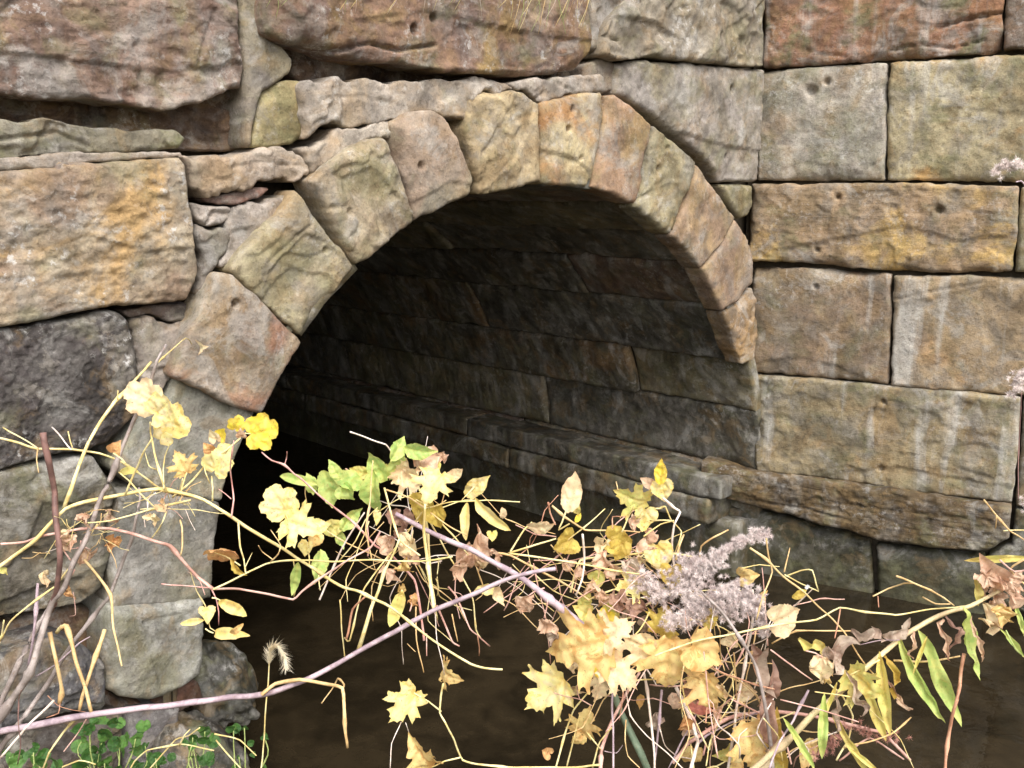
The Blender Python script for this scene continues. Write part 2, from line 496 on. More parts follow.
F, W = FACE, WING
ST = [
 # name, plane, parent, push, colours, outline px, options
 ('stone_block', F, face, .02, ((130,106,92),(102,80,70),(118,108,72)), [(-70,-45),(238,-45),(240,20),(246,60),(246,88),(236,86),(224,94),(205,102),(165,110),(130,104),(90,97),(50,100),(0,92),(-70,84)], G(terr=.006,lump=.014,pit=.005,pitu=2,r=.022,D=G(moss=.55,lichen=.7,strata=.35,stain=.6))),
 ('stone_block', F, face, -.085, STRAT, [(-70,80),(0,88),(160,106),(245,84),(249,150),(150,152),(0,158),(-70,160)], G(terr=.012,lump=.02,pit=.008,pitu=3,r=.01,D=G(strata=1,moss=.3,lichen=.5))),
 ('stone_block', F, face, .0, ((112,106,86),(84,80,66),(128,120,104)), [(-70,118),(-10,118),(20,122),(48,117),(72,124),(100,128),(140,131),(178,130),(186,138),(178,149),(112,152),(60,153),(0,156),(-70,158)], G(terr=.01,lump=.018,r=.018,D=G(moss=.8,lichen=.6))),
 ('stone_block', F, face, .012, LAV, [(-70,162),(0,158),(70,154),(150,153),(182,152),(184,156),(100,161),(60,164),(56,168),(0,172),(-70,175)], G(chipk=0,terr=.004,lump=0.0021,r=.008,bulge=.003,pit=.002)),
 ('stone_block', F, face, .03, ((148,134,112),(122,102,84),(160,128,78)), [(-70,177),(0,172),(58,168),(62,163),(100,163),(180,157),(186,165),(189,192),(196,240),(201,268),(198,280),(189,300),(160,303),(120,306),(78,313),(40,321),(0,327),(-70,336)], G(lump=.012,pit=.010,pitu=1.7,r=.014,D=G(moss=.45,lichen=.8,stain=.9))),
 ('stone_block', F, face, .03, ((150,138,128),(122,110,98),(140,100,76)), [(57,167),(64,162),(80,161),(100,164),(104,172),(96,183),(82,186),(66,184),(59,177)], G(lump=.004,r=.012,bulge=.004,pit=.002,deep=.05)),
 ('stone_block', F, face, .015, ((128,120,106),(108,98,90),(130,120,90)), [(240,-45),(259,-45),(264,5),(266,38),(284,46),(294,58),(292,72),(278,82),(264,90),(258,104),(254,128),(251,147),(248,140),(248,90),(247,60),(241,20)], G(lump=.01,r=.014,D=G(moss=.5,lichen=.5))),
 ('stone_block', F, face, .065, ((126,98,80),(104,84,76),(136,112,62)), [(263,-45),(594,-45),(590,10),(594,30),(594,50),(586,68),(560,73),(524,75),(490,73),(449,71),(425,66),(404,61),(353,58),(330,48),(312,43),(290,42),(267,32)], G(terr=.006,lump=.012,pit=.004,pitu=2,r=.024,D=G(moss=.5,lichen=.75,strata=.3,stain=.8))),
 ('stone_block', F, face, -.07, STRAT, [(266,36),(300,40),(360,52),(420,62),(585,72),(585,86),(500,84),(400,82),(300,82),(292,72),(296,58),(284,46)], G(terr=.012,lump=.02,pit=.006,pitu=4,r=.008,D=G(strata=1,moss=.1))),
 ('stone_block', F, face, .01, ((152,138,98),(126,114,78),(138,120,80)), [(262,93),(280,82),(300,81),(304,108),(305,138),(292,144),(270,146),(252,148),(255,120)], G(lump=.006,r=.012,D=G(moss=.6))),
 ('stone_block', F, face, .035, ((158,148,138),(132,120,108),(156,130,92)), [(301,81),(330,80),(400,81),(470,79),(510,82),(516,90),(500,93),(483,91),(474,99),(468,119),(450,118),(432,108),(420,110),(405,117),(391,118),(372,122),(356,128),(342,127),(329,125),(318,131),(306,140),(304,108)], G(chipk=0,lump=0.0042,r=.008,terr=.008,rough=.010,bulge=.004,D=G(lichen=.6,stain=.5))),
 ('stone_block', F, face, .045, LAV, [(512,84),(545,79),(585,78),(604,76),(606,92),(580,90),(562,97),(545,101),(533,96),(524,90),(516,92)], G(chipk=0,terr=.004,lump=0.0035,r=.008,rough=.011,bulge=.004)),
 ('stone_block', F, face, .025, ((158,144,130),(136,120,106),(154,128,96)), [(180,155),(230,154),(270,150),(296,147),(302,158),(310,176),(302,180),(284,178),(262,183),(246,187),(226,192),(208,195),(194,190),(188,172)], G(chipk=0,lump=0.0028,r=.008,rough=.010,bulge=.006,terr=.005)),
 ('stone_block', F, face, .03, ((158,146,132),(132,118,104),(154,128,96)), [(299,147),(314,145),(334,132),(356,130),(378,124),(391,119),(394,134),(378,135),(366,139),(346,148),(330,162),(312,177),(305,163)], G(chipk=0,lump=0.0028,r=.007,rough=.010,bulge=.006,terr=.005)),
 ('stone_block', F, face, .005, ((146,108,94),(110,84,74),(120,100,80)), [(204,198),(226,194),(246,189),(262,186),(270,189),(262,198),(246,201),(232,206),(212,203)], G(lump=.01,r=.008,rough=.005,terr=.008,D=G(strata=.6))),
 ('stone_block', F, face, .012, ((142,132,124),(112,102,94),(120,100,80)), [(191,202),(210,205),(232,208),(234,218),(222,224),(206,226),(196,219)], G(lump=.008,r=.008,terr=.006)),
 ('stone_block', F, face, .02, ((144,134,126),(116,106,98),(130,112,90)), [(235,209),(262,200),(285,193),(288,201),(281,214),(262,230),(246,250),(232,264),(222,268),(228,250),(230,226)], G(chipk=0,lump=0.0028,r=.008,terr=.007,rough=.010)),
 ('stone_block', F, face, .012, ((124,114,106),(94,86,80),(130,112,90)), [(197,223),(210,228),(229,226),(227,246),(219,268),(208,290),(198,296),(203,276),(203,252)], G(chipk=0,lump=0.0042,r=.008,terr=.008,rough=.010,slope=(.02,0))),
 ('stone_block', F, face, -.02, ((104,90,84),(80,68,64),(120,100,80)), [(124,312),(152,306),(176,305),(192,303),(198,308),(186,322),(170,322),(150,314),(132,318)], G(lump=.015,r=.008,terr=.008)),
 ('stone_block', F, face, -.005, ((138,128,120),(108,98,90),(146,126,104)), [(132,322),(148,316),(170,324),(188,326),(186,336),(174,372),(164,396),(152,404),(140,396),(138,370),(134,345)], G(chipk=0,lump=0.0049,r=.012,terr=.008,rough=.010)),
 ('stone_block', F, face, .01, DARK, [(-70,340),(-10,331),(30,327),(76,318),(100,310),(116,311),(127,320),(133,342),(137,365),(138,412),(124,432),(110,446),(60,455),(20,464),(0,470),(-70,480)], G(lump=.014,pit=.009,pf=75,r=.02,D=G(lichen=1,moss=.3,stain=.3))),
 ('stone_block', F, face, .015, ((124,118,104),(92,86,74),(112,106,76)), [(-70,484),(0,474),(55,461),(96,457),(105,474),(118,492),(112,530),(112,556),(104,590),(80,606),(30,614),(0,620),(-70,634)], G(lump=.022,r=.03,terr=.012,D=G(moss=.5,k=.8,strata=.4))),
 ('stone_block', F, face, .01, ((134,132,124),(108,108,98),(120,116,88)), [(183,380),(222,396),(258,412),(240,446),(228,480),(222,503),(180,496),(140,489),(112,470),(126,440),(142,414),(166,402),(176,376)], G(lump=.008,r=.02,D=G(streak=.4,moss=.35))),
 ('stone_block', F, face, .02, ((126,122,116),(100,98,92),(116,112,90)), [(121,492),(140,490),(180,497),(220,504),(218,530),(214,570),(213,600),(176,605),(140,607),(112,608),(114,550)], G(lump=.012,r=.02,D=G(moss=.3))),
 ('stone_block', F, face, .04, ((146,146,140),(104,102,94),(112,106,80)), [(112,608),(140,606),(207,600),(208,640),(204,678),(176,692),(150,704),(122,700),(106,690),(106,640)], G(lump=.018,r=.045,D=G(moss=.35,stain=.7))),
 ('stone_block', F, face, -.05, ((112,76,58),(84,60,46),(100,80,60)), [(104,688),(122,702),(150,706),(200,682),(206,700),(180,712),(140,712),(104,716)], G(lump=.02,r=.02,terr=.01)),
 ('stone_block', F, face, -.02, ((118,114,116),(84,78,78),(100,86,66)), [(128,710),(160,708),(182,706),(178,740),(172,800),(120,800),(124,740)], G(lump=.02,r=.03)),
 ('stone_block', F, face, .06, ((90,88,92),(64,62,66),(98,78,58)), [(-70,690),(0,662),(56,640),(90,650),(106,664),(108,690),(106,712),(60,718),(0,735),(-70,760)], G(lump=.03,r=.04,terr=.01,D=G(k=.8))),
 ('stone_block', F, face, -.07, ((108,80,62),(70,54,46),(100,80,60)), [(-70,634),(0,622),(80,608),(112,610),(106,664),(56,642),(0,664),(-70,694)], G(lump=.03,r=.02,terr=.016,D=G(strata=.8))),
 ('stone_block', F, face, .02, ((96,86,80),(70,62,58),(98,78,58)), [(-70,764),(0,738),(60,720),(126,714),(122,800),(-70,860)], G(lump=.03,r=.04,terr=.01,D=G(k=.8))),
 # right spandrel
 ('stone_block', F, face, .005, ((128,116,104),(104,92,82),(130,112,84)), [(594,-45),(640,-45),(634,-6),(618,10),(608,26),(604,44),(596,52),(590,48),(594,20)], G(lump=.016,r=.018,terr=.01)),
 ('stone_block', F, face, .04, ((138,128,112),(112,102,88),(120,116,84)), [(642,-45),(767,-45),(768,-6),(766,30),(766,66),(740,65),(719,63),(695,60),(672,59),(655,56),(640,58),(620,60),(604,54),(606,44),(610,28),(624,8),(640,-8)], G(lump=.03,pit=.008,terr=.010,r=.02,D=G(moss=.5,lichen=.6))),
 ('stone_block', F, face, -.01, ((128,116,106),(108,96,88),(130,112,84)), [(584,66),(600,58),(613,62),(614,90),(600,93),(586,84)], G(lump=.008,r=.01,terr=.005)),
 ('stone_block', F, face, .01, ((142,134,128),(118,110,98),(128,122,92)), [(616,63),(640,60),(671,62),(719,66),(765,70),(763,120),(760,181),(723,182),(712,164),(700,152),(680,136),(655,116),(640,106),(628,98),(616,94)], G(lump=.010,pit=.006,r=.018,D=G(moss=.45,lichen=.35,streak=.3))),
 ('stone_block', F, face, -.01, ((134,124,92),(106,98,70),(128,122,92)), [(722,185),(740,184),(753,185),(753,206),(748,216),(741,219),(733,208)], G(lump=.012,r=.018)),
 # voussoirs
 ('voussoir', F, ring, .05, ((140,122,98),(112,92,74),(134,92,70)), [(174,376),(184,350),(192,328),(200,308),(219,274),(235,275),(268,308),(303,342),(280,380),(263,414),(238,408),(205,391)], G(lump=.008,r=.016,bulge=.014,D=G(moss=.4,stain=.7))),
 ('voussoir', F, ring, .05, ((148,138,106),(120,106,80),(140,120,92)), [(296,191),(302,199),(328,232),(356,268),(334,296),(304,335),(268,305),(231,270),(246,250),(262,231),(281,214)], G(lump=.012,r=.016,terr=.005,D=G(moss=.45))),
 ('voussoir', F, ring, .055, ((150,136,112),(120,104,86),(138,130,96)), [(310,181),(330,163),(349,148),(370,139),(386,138),(394,152),(403,180),(414,215),(413,224),(392,240),(372,259),(357,266),(334,224)], G(lump=.014,r=.018,terr=.008,D=G(moss=.5))),
 ('voussoir', F, ring, .055, ((148,128,110),(122,104,88),(140,134,104)), [(394,120),(412,111),(434,109),(446,118),(459,138),(470,166),(474,178),(474,194),(444,208),(416,222),(406,178),(396,146)], G(lump=.010,r=.022,bulge=.02,D=G(moss=.3))),
 ('voussoir', F, ring, .05, ((160,142,108),(128,110,82),(156,120,74)), [(471,101),(476,93),(484,92),(500,95),(513,90),(524,92),(533,98),(539,103),(541,140),(542,182),(510,188),(480,196),(475,170),(466,130)], G(lump=.012,r=.016,terr=.006,D=G(moss=.5,stain=.8))),
 ('voussoir', F, ring, .05, ((164,148,112),(136,114,84),(162,116,66)), [(541,103),(560,98),(575,92),(602,92),(604,115),(598,150),(590,187),(566,186),(544,183),(543,140)], G(lump=.012,r=.018,D=G(stain=.9,moss=.4))),
 ('voussoir', F, ring, .05, ((150,120,94),(120,94,74),(150,126,84)), [(606,96),(616,95),(634,108),(652,124),(648,160),(636,204),(615,195),(592,187),(600,152)], G(lump=.010,r=.016,D=G(stain=.7,moss=.3))),
 ('voussoir', F, ring, .05, ((138,128,98),(112,104,80),(150,126,84)), [(655,126),(675,142),(697,162),(690,190),(672,235),(656,222),(638,206),(650,160)], G(lump=.012,r=.022,terr=.005,D=G(moss=.5))),
 ('voussoir', F, ring, .05, ((156,130,104),(128,106,86),(150,126,84)), [(698,165),(716,190),(735,218),(722,244),(702,268),(689,252),(674,236),(690,198)], G(lump=.010,r=.012,D=G(stain=.5))),
 ('voussoir', F, ring, .05, ((146,122,100),(122,100,82),(150,126,84)), [(736,220),(748,238),(754,262),(753,284),(740,300),(723,311),(712,288),(703,269),(722,246)], G(lump=.008,r=.012)),
 ('voussoir', F, ring, .04, ((150,122,88),(120,98,70),(150,116,64)), [(724,312),(740,302),(753,288),(757,300),(758,340),(757,362),(744,364),(733,340)], G(lump=.014,r=.016,terr=.008)),
 # wing wall
 ('stone_block', W, wing, .02, ((134,96,74),(112,86,66),(144,100,64)), [(768,-45),(1005,-45),(1003,10),(1002,50),(985,53),(940,56),(860,61),(800,66),(768,67)], G(lump=0.0072,terr=.005,pitu=2,r=.014,D=G(moss=.8,lichen=.3,strata=.3,streak=.8))),
 ('stone_block', W, wing, .02, ((128,100,80),(104,84,66),(150,96,60)), [(1007,-45),(1090,-45),(1090,46),(1004,49)], G(lump=0.0072,r=.014)),
 ('stone_block', W, wing, .01, ((150,142,132),(124,120,104),(126,98,66)), [(764,71),(800,68),(850,65),(887,63),(886,120),(884,180),(820,181),(762,180),(762,120)], G(lump=0.0048,pit=.005,r=.014,D=G(moss=.5,lichen=.6,streak=.9))),
 ('stone_block', W, wing, .015, ((152,140,108),(128,118,92),(168,128,66)), [(890,63),(960,58),(1024,54),(1090,47),(1090,183),(1020,182),(950,181),(887,180),(887,120)], G(lump=0.0084,pit=.005,r=.014,D=G(moss=.6,stain=.8,streak=.7))),
 ('stone_block', W, wing, .035, ((148,124,96),(118,102,80),(176,144,78)), [(755,184),(820,184),(885,183),(960,184),(1018,187),(1017,230),(1012,271),(960,273),(890,271),(840,267),(800,262),(753,261),(753,220)], G(lump=0.0096,terr=.006,pitu=2,r=.022,D=G(moss=.5,strata=.4,stain=.9))),
 ('stone_block', W, wing, .02, ((128,122,90),(108,98,72),(150,120,64)), [(1021,187),(1090,188),(1090,276),(1015,272)], G(lump=0.0096,r=.022)),
 ('stone_block', W, wing, .015, ((128,108,88),(106,92,74),(142,124,90)), [(758,269),(800,268),(850,272),(891,275),(890,330),(888,385),(820,378),(757,372),(757,320)], G(lump=0.0060,pit=.003,r=.014,D=G(moss=.35,streak=.9,strata=.15))),
 ('stone_block', W, wing, .02, ((142,122,94),(120,104,80),(158,122,76)), [(894,276),(960,276),(1020,278),(1090,280),(1090,401),(1024,396),(950,391),(891,386),(893,330)], G(lump=0.0060,pit=.003,r=.014,D=G(moss=.4,streak=.9,stain=.6))),
 ('stone_block', W, wing, .03, ((136,122,92),(104,96,78),(140,112,72)), [(759,376),(820,380),(900,388),(960,392),(1021,398),(1018,450),(1012,504),(960,498),(900,491),(840,481),(800,476),(760,473),(758,420)], G(lump=0.0084,r=.016,terr=.006,D=G(moss=.5,streak=.9,strata=.2))),
 ('stone_block', W, wing, .02, ((122,112,92),(98,90,74),(140,112,72)), [(1024,399),(1090,404),(1090,520),(1016,506),(1021,450)], G(lump=0.0060,r=.014)),
 ('stone_block', W, wing, .07, ((126,104,70),(92,76,54),(110,96,70)), [(704,462),(740,470),(800,478),(860,486),(920,495),(1012,508),(1009,540),(985,552),(930,548),(880,542),(830,528),(780,514),(740,504),(700,490)], G(lump=0.0072,pit=.008,pitu=2.5,r=.03,terr=.008,D=G(strata=.9,moss=.5,k=.72))),
 ('stone_block', W, wing, .03, ((78,80,64),(62,62,52),(86,80,58)), [(1016,510),(1090,524),(1090,640),(990,600),(988,556),(1012,545)], G(lump=0.0060,r=.014)),
 ('stone_block', W, wing, .0, ((84,82,62),(62,60,46),(74,74,48)), [(690,505),(720,505),(780,516),(830,530),(870,541),(873,592),(873,660),(690,640)], G(lump=0.0096,r=.03,M=1,D=G(moss=.5,strata=.2,lichen=.2))),
 ('stone_block', W, wing, .01, ((98,98,78),(78,78,60),(88,84,58)), [(877,546),(930,552),(984,557),(986,600),(984,680),(877,660)], G(lump=0.0060,r=.02,M=1,D=G(moss=.4,lichen=.2))),
]
HOLES = {  # plug-and-feather holes and weather pits: x, y, radius px, depth
 F: [(573,109,4,.03),(569,129,4,.035),(580,158,3,.02),(731,89,4.5,.03),(727,157,4,.03),(417,29,6,.03),(436,18,5,.025),(420,166,5,.022),(236,304,5,.03),
     (659,169,4,.03),(667,148,3,.02),(326,250,4,.02),(348,213,5,.02)],
 W: [(811,91,6.5,.035),(827,82,4,.025),(838,197,3.5,.03),(939,210,5,.035),(817,250,3,.025),(816,287,3.5,.03),(883,402,3,.03),(880,469,4,.025)],
}
SPALL = {F: [([(618,14),(660,22),(678,36),(660,50),(640,58),(612,55),(606,40)],.02), ([(513,97),(538,100),(530,130),(515,160),(480,190),(478,150),(500,120)],.009), ([(543,150),(575,158),(590,172),(592,192),(541,188)],.012),
  ([(262,290),(270,270),(305,232),(325,240),(358,268),(304,338),(275,312)],.008), ([(340,178),(370,165),(400,200),(414,226),(392,242),(360,215)],.010), ([(402,208),(450,180),(476,185),(476,198),(416,228)],.012),
  ([(640,195),(672,180),(692,205),(674,240),(636,210)],.012), ([(645,118),(690,135),(730,146),(764,150),(764,186),(723,186),(700,152)],.014), ([(196,330),(240,300),(270,340),(250,400),(200,385)],.005),
  ([(-70,240),(60,228),(150,250),(204,245),(204,300),(0,330),(-70,340)],.007), ([(350,20),(430,10),(520,30),(594,40),(594,70),(430,66),(360,56)],.010), ([(0,50),(90,62),(180,70),(246,60),(246,100),(-70,100)],.010),
  ([(40,500),(100,505),(118,520),(112,560),(60,580),(20,560)],.012), ([(140,620),(180,612),(208,640),(204,680),(160,690)],.008)],
 W: [([(935,25),(985,14),(1004,8),(1004,54),(900,64),(890,48),(925,40)],0.0078), ([(780,170),(805,160),(850,170),(882,176),(884,184),(772,184)],0.0052), ([(905,125),(950,105),(1000,112),(1090,110),(1090,187),(898,185)],0.0046),
  ([(836,238),(900,224),(960,240),(1020,232),(1020,280),(753,275),(760,252)],0.0104), ([(866,388),(868,350),(876,326),(893,306),(893,390)],0.0091), ([(755,362),(800,356),(840,366),(862,376),(888,390),(755,380)],0.0065),
  ([(755,402),(800,392),(835,404),(860,395),(900,400),(935,412),(960,402),(1000,406),(1024,412),(1016,525),(755,485)],0.0052), ([(820,474),(900,466),(960,478),(1016,488),(1016,520),(820,494)],0.0091),
  ([(893,296),(930,300),(960,290),(1000,284),(1090,296),(1090,404),(893,392)],0.0039)]}
CRACK = {F: [([(298,146),(304,160),(311,178)],.03), ([(310,48),(345,50),(372,43),(400,50),(440,44)],.02), ([(330,58),(380,60),(420,66)],.015), ([(200,64),(206,40),(216,10)],.006), ([(0,140),(60,132),(90,146)],.01),
  ([(270,262),(300,232),(310,226)],.006), ([(474,100),(482,92),(500,96)],.012), ([(536,100),(545,92)],.01), ([(624,40),(606,34)],.02), ([(204,226),(214,212),(234,214)],.012), ([(200,250),(206,268)],.012), ([(560,84),(575,92)],.01),
  ([(320,100),(360,96),(400,106)],.004), ([(230,168),(262,162),(300,166)],.004)],
 W: [([(938,27),(962,20),(1003,12)],.022), ([(890,50),(920,44),(950,48),(984,40)],.012), ([(820,54),(845,56)],.01), ([(866,170),(880,160),(884,150)],.012), ([(893,300),(930,292),(985,282)],.006), ([(750,500),(800,508),(850,520)],.012), ([(820,500),(900,512),(990,520)],.010)]}
px = lambda d: d / FOC
seedn = 0
for nm, pl, par, push, cols, poly, op in ST:
    seedn += 1
    op = dict(op)
    D = dict(op.pop('D', {})); wet = op.pop('M', 0)
    V = []
    for x, y in poly:
        q = list(pl.un(x, y, push))
        if y == -45: q[1] = 2.85
        if pl is WING and x < 770 and y < 478: q[0] -= .022
        if x == -70: q[0] = -.70
        if x == 1090: q[0] = 1.42
        V.append(q)
    cen = np.mean(poly, 0)
    s, z = pl.un(cen[0], cen[1], push)
    P = pl.mp([s], [z], [0])[0]
    dist = max(1.0, P[1])
    pin = np.array(poly, float)
    def near(L):
        out = []
        for q, dh in L:
            c_ = np.mean(q, 0)
            if inside(np.array([c_]), pin)[0]:
                out.append((np.array([pl.un(a_, b_, push) for a_, b_ in q]), dh))
        return out
    hs = []
    for hx, hy, hr, hd in HOLES[pl]:
        if inside(np.array([(hx, hy)], float), np.array(poly, float))[0]:
            q = pl.un(hx, hy, push)
            hs.append((q[0], q[1], hr * dist / FOC * 0.75, hd))
    o = stone(nm, par, V, pl.mp, 2.1 * dist / FOC, seedn, push=push, holes=hs, spalls=near(SPALL[pl]), cracks=near(CRACK[pl]), mat=M_WET if wet else M_STONE,
              deep=op.pop('deep', 0.09 if nm == 'voussoir' else 0.2), **op)
    D.setdefault('k', 1.15 if pl is FACE else 1.18)
    if M_WET is o.data.materials[0]: D['k'] = .62
    dress(o, *cols, **D)

# ---------------- rough coursed blocks beyond what the photograph frames, same walls carried on
def course_fill(pl, par, s0, s1, z0, z1, seed, cols_list, hh=0.36):
    rnd = random.Random(seed)
    z = z0
    while z < z1 - 0.05:
        zt = min(z + hh * rnd.uniform(0.8, 1.15), z1)
        s = s0
        while s < s1 - 0.05:
            st = s + rnd.uniform(0.55, 1.0)
            if s1 - st < 0.3:
                st = s1
            o = stone('stone_block', par, [(s, z), (st, z), (st, zt), (s, zt)], pl.mp, 0.03, seed + s * 3 + z * 7, push=rnd.uniform(0, .03), lump=.016, r=.02)
            dress(o, *rnd.choice(cols_list), moss=.4)
            s = st
        z = zt
course_fill(F, face, -2.6, -.705, -.2, 3.3, 501, [BROWN, GREY, OLIVE])
course_fill(F, face, -.70, S_COR - .06, 2.86, 3.3, 502, [BROWN, GREY, RED])
course_fill(W, wing, 1.43, 3.6, -.3, 3.3, 503, [BROWN, OLIVE, RED], .4)
course_fill(W, wing, .0, 1.42, 2.86, 3.3, 504, [BROWN, OLIVE, RED], .4)

# ---------------- joint filling behind the blocks
def strip_mesh(name, par, A, B, m):
    v = list(A) + list(B); n = len(A)
    return link(name, v, [(i, i + 1, n + i + 1, n + i) for i in range(n - 1)], m, par, False)
angs = np.radians(np.linspace(-12, 192, 60))
ra = RAD + .035
arch = np.array([(S_C + ra * math.cos(a), max(Z_C + ra * math.sin(a), 0.2) if 0 < a < math.pi else Z_C - 1.0) for a in angs])
outer = np.array([(S_C + 4.2 * math.cos(a) if abs(math.cos(a)) > .4 else S_C + 4.2 * math.cos(a), 3.28 if 0.02 < a < math.pi - .02 else Z_C - 1.0) for a in angs])
outer[:, 0] = np.clip(outer[:, 0], -2.7, S_COR + .1)
dp = -.14
strip_mesh('mortar_or_end_cap', face, F.mp(arch[:, 0], arch[:, 1], np.full(60, dp)), F.mp(outer[:, 0], outer[:, 1], np.full(60, dp)), M_CORE)
strip_mesh('mortar_or_end_cap', wing, W.mp([-.1, 3.7], [-.5, -.5], [-.05, -.05]), W.mp([-.1, 3.7], [3.28, 3.28], [-.05, -.05]), M_CORE)

# ---------------- tunnel lining
TDIR = -F.n
LEN = 9.0
def vault_mp(u, v, h):
    u = np.asarray(u); v = np.asarray(v); h = np.asarray(h)
    a = u / RAD
    low = a < 0; high = a > math.pi
    R = RAD - h
    s = S_C + R * np.cos(a); z = Z_C + R * np.sin(a)
    s = np.where(low, S_C + R, np.where(high, S_C - R, s))
    z = np.where(low, Z_C + u, np.where(high, Z_C - (u - math.pi * RAD), z))
    p = F.o + F.u * s[:, None] + TDIR * v[:, None]
    p[:, 2] = z
    return p
def ang(x, y):
    s, z = F.un(x, y, .03)
    return math.atan2(z - Z_C, s - S_C) * RAD
seams = [(757, 473), (752, 415), (744, 364), (723, 311), (702, 269), (673, 236), (637, 205), (591, 188), (542, 183), (480, 196), (415, 223), (356, 267), (303, 338), (263, 414)]
U = [-.45] + [ang(*p) for p in seams] + [math.pi * RAD - .14, math.pi * RAD + .25, math.pi * RAD + .6]
FIRST = {0: 1.5, 1: 1.3, 2: .65, 3: 1.6, 4: .75, 5: 1.5}
TCOL = [((104, 96, 72), (78, 74, 54), (104, 96, 84)), ((88, 84, 68), (66, 62, 50), (116, 88, 56)), ((100, 80, 66), (76, 62, 52), (84, 84, 62)), ((84, 80, 72), (60, 58, 50), (96, 96, 88))]
rnd = random.Random(77)
for k in range(len(U) - 1):
    right = k <= 8
    v = -.03 if k <= 13 else .03
    first = True
    while v < LEN - .1:
        L = FIRST.get(k, rnd.uniform(1.3, 2.2)) if first else rnd.uniform(1.6, 2.8)
        v1 = min(v + L, LEN)
        sp = (.011 if v < 2 else .02) if right else .035
        if v > 4:
            sp = .05
        jit = rnd.uniform(-.01, .02)
        fz = (lambda P: P[:, 1] < .05) if first else None
        o = stone('lining_block', vault, [(U[k], v), (U[k + 1], v), (U[k + 1], v1), (U[k], v1)], vault_mp, sp, 900 + k * 31 + int(v * 10),
                  push=(-.028 if k <= 2 and first else jit) if right else jit - .03, r=.03, bulge=.012, lump=.010, pit=.003, terr=.003 if right else 0, deep=.05, mat=M_WET, freeze=fz,
                  corner=.004 if first else .016)
        dress(o, *rnd.choice(TCOL), moss=.35, strata=.25, stain=.6, lichen=.4, streak=.4, k=1.4)
        v = v1; first = False
uu = np.linspace(-.9, math.pi * RAD + .9, 80)
strip_mesh('mortar_or_end_cap', vault, vault_mp(uu, np.full(80, .02), np.full(80, -.045)), vault_mp(uu, np.full(80, LEN), np.full(80, -.045)), M_CORE)
e = [F.o + F.u * s + TDIR * LEN + np.array([0, 0, z]) for s, z in ((-.4, -.6), (3, -.6), (3, 2.2), (-.4, 2.2))]
link('mortar_or_end_cap', e, [(0, 1, 2, 3)], M_CORE, vault, False)  # end wall added across the far end so the tunnel stays dark

# footing courses that step out into the stream inside the tunnel
AX = np.array([F.u, TDIR, (0, 0, 1)])
def foot(s0, s1, z0, z1, v0, v1, seed, cols, r=.012, sp=.010, amp=.006):
    c = F.o + F.u * (s0 + s1) / 2 + TDIR * (v0 + v1) / 2
    c = np.array([c[0], c[1], (z0 + z1) / 2])
    o = rock_box('footing_block', vault, c, AX, ((s1 - s0) / 2, (v1 - v0) / 2, (z1 - z0) / 2), r, seed, sp=sp, amp=amp, mat=M_WET)
    dress(o, *cols, moss=.45, strata=.2, stain=.4, lichen=.25, streak=.4, k=1.15)
v = .04
for k, L in enumerate((1.7, 1.9, 1.5, 1.8, 1.9)):
    foot(2.42, 2.66, .37, .475, v, v + L - .004, 30 + k, TCOL[3 - k % 2 * 2], sp=.014 if k < 2 else .04)
    v += L
v = .1
for k, L in enumerate((1.3, 2.0, 1.8, 1.8, 1.8)):
    foot(2.41, 2.66, .25, .368, v, v + L - .004, 50 + k, TCOL[1], sp=.016 if k < 2 else .04)
    v += L
foot(2.50, 2.75, -.3, .262, .0, 8.5, 70, TCOL[1], sp=.03)
# ------------------------------------------------------------------ ground, water, sky
def bank_z(P):
    """P (n,2) world xy -> ground height"""
    s = (P - F.o[:2]) @ F.u[:2]
    t = (P - F.o[:2]) @ TDIR[:2]          # >0 inside / behind the wall
    q = np.column_stack([P, np.zeros(len(P))])
    n = fbm(q * 1.6, 81, 4) * .09 + fbm(q * 7, 82, 3) * .03
    x = np.clip((s + .05) / .5, 0, 1); x = x * x * (3 - 2 * x)
    near = np.exp(-np.clip(-t, 0, 9) / .8)
    left = .16 + .26 * near * np.clip(-(s - .0) / .6, 0, 1.2)
    z = left * (1 - x) + (-.32) * x
    # far bank beyond the wing wall and general land
    far = np.clip((s - 5.5) / 3, 0, 1)
    z = z * (1 - far) + .6 * far
    return z + n
xs = np.concatenate([-np.geomspace(400, 3, 18), np.arange(-2.9, 6, .07), np.geomspace(6.1, 400, 18)])
ys = np.concatenate([-np.geomspace(400, 1.5, 18), np.arange(-1.4, 4.6, .07), np.geomspace(4.7, 14, 10)])
XX, YY = np.meshgrid(xs, ys)
PP = np.column_stack([XX.ravel(), YY.ravel()])
ZZ = bank_z(PP)
nx, ny = len(xs), len(ys)
M_SOIL = simple('leaf_litter_soil', (.11, .075, .045), .95, .15, .5, 14, .8, (.05, .055, .02))
g = link('ground', np.column_stack([PP, ZZ]), [(j * nx + i, j * nx + i + 1, (j + 1) * nx + i + 1, (j + 1) * nx + i) for j in range(ny - 1) for i in range(nx - 1)], M_SOIL)
tag(g, kind='structure')

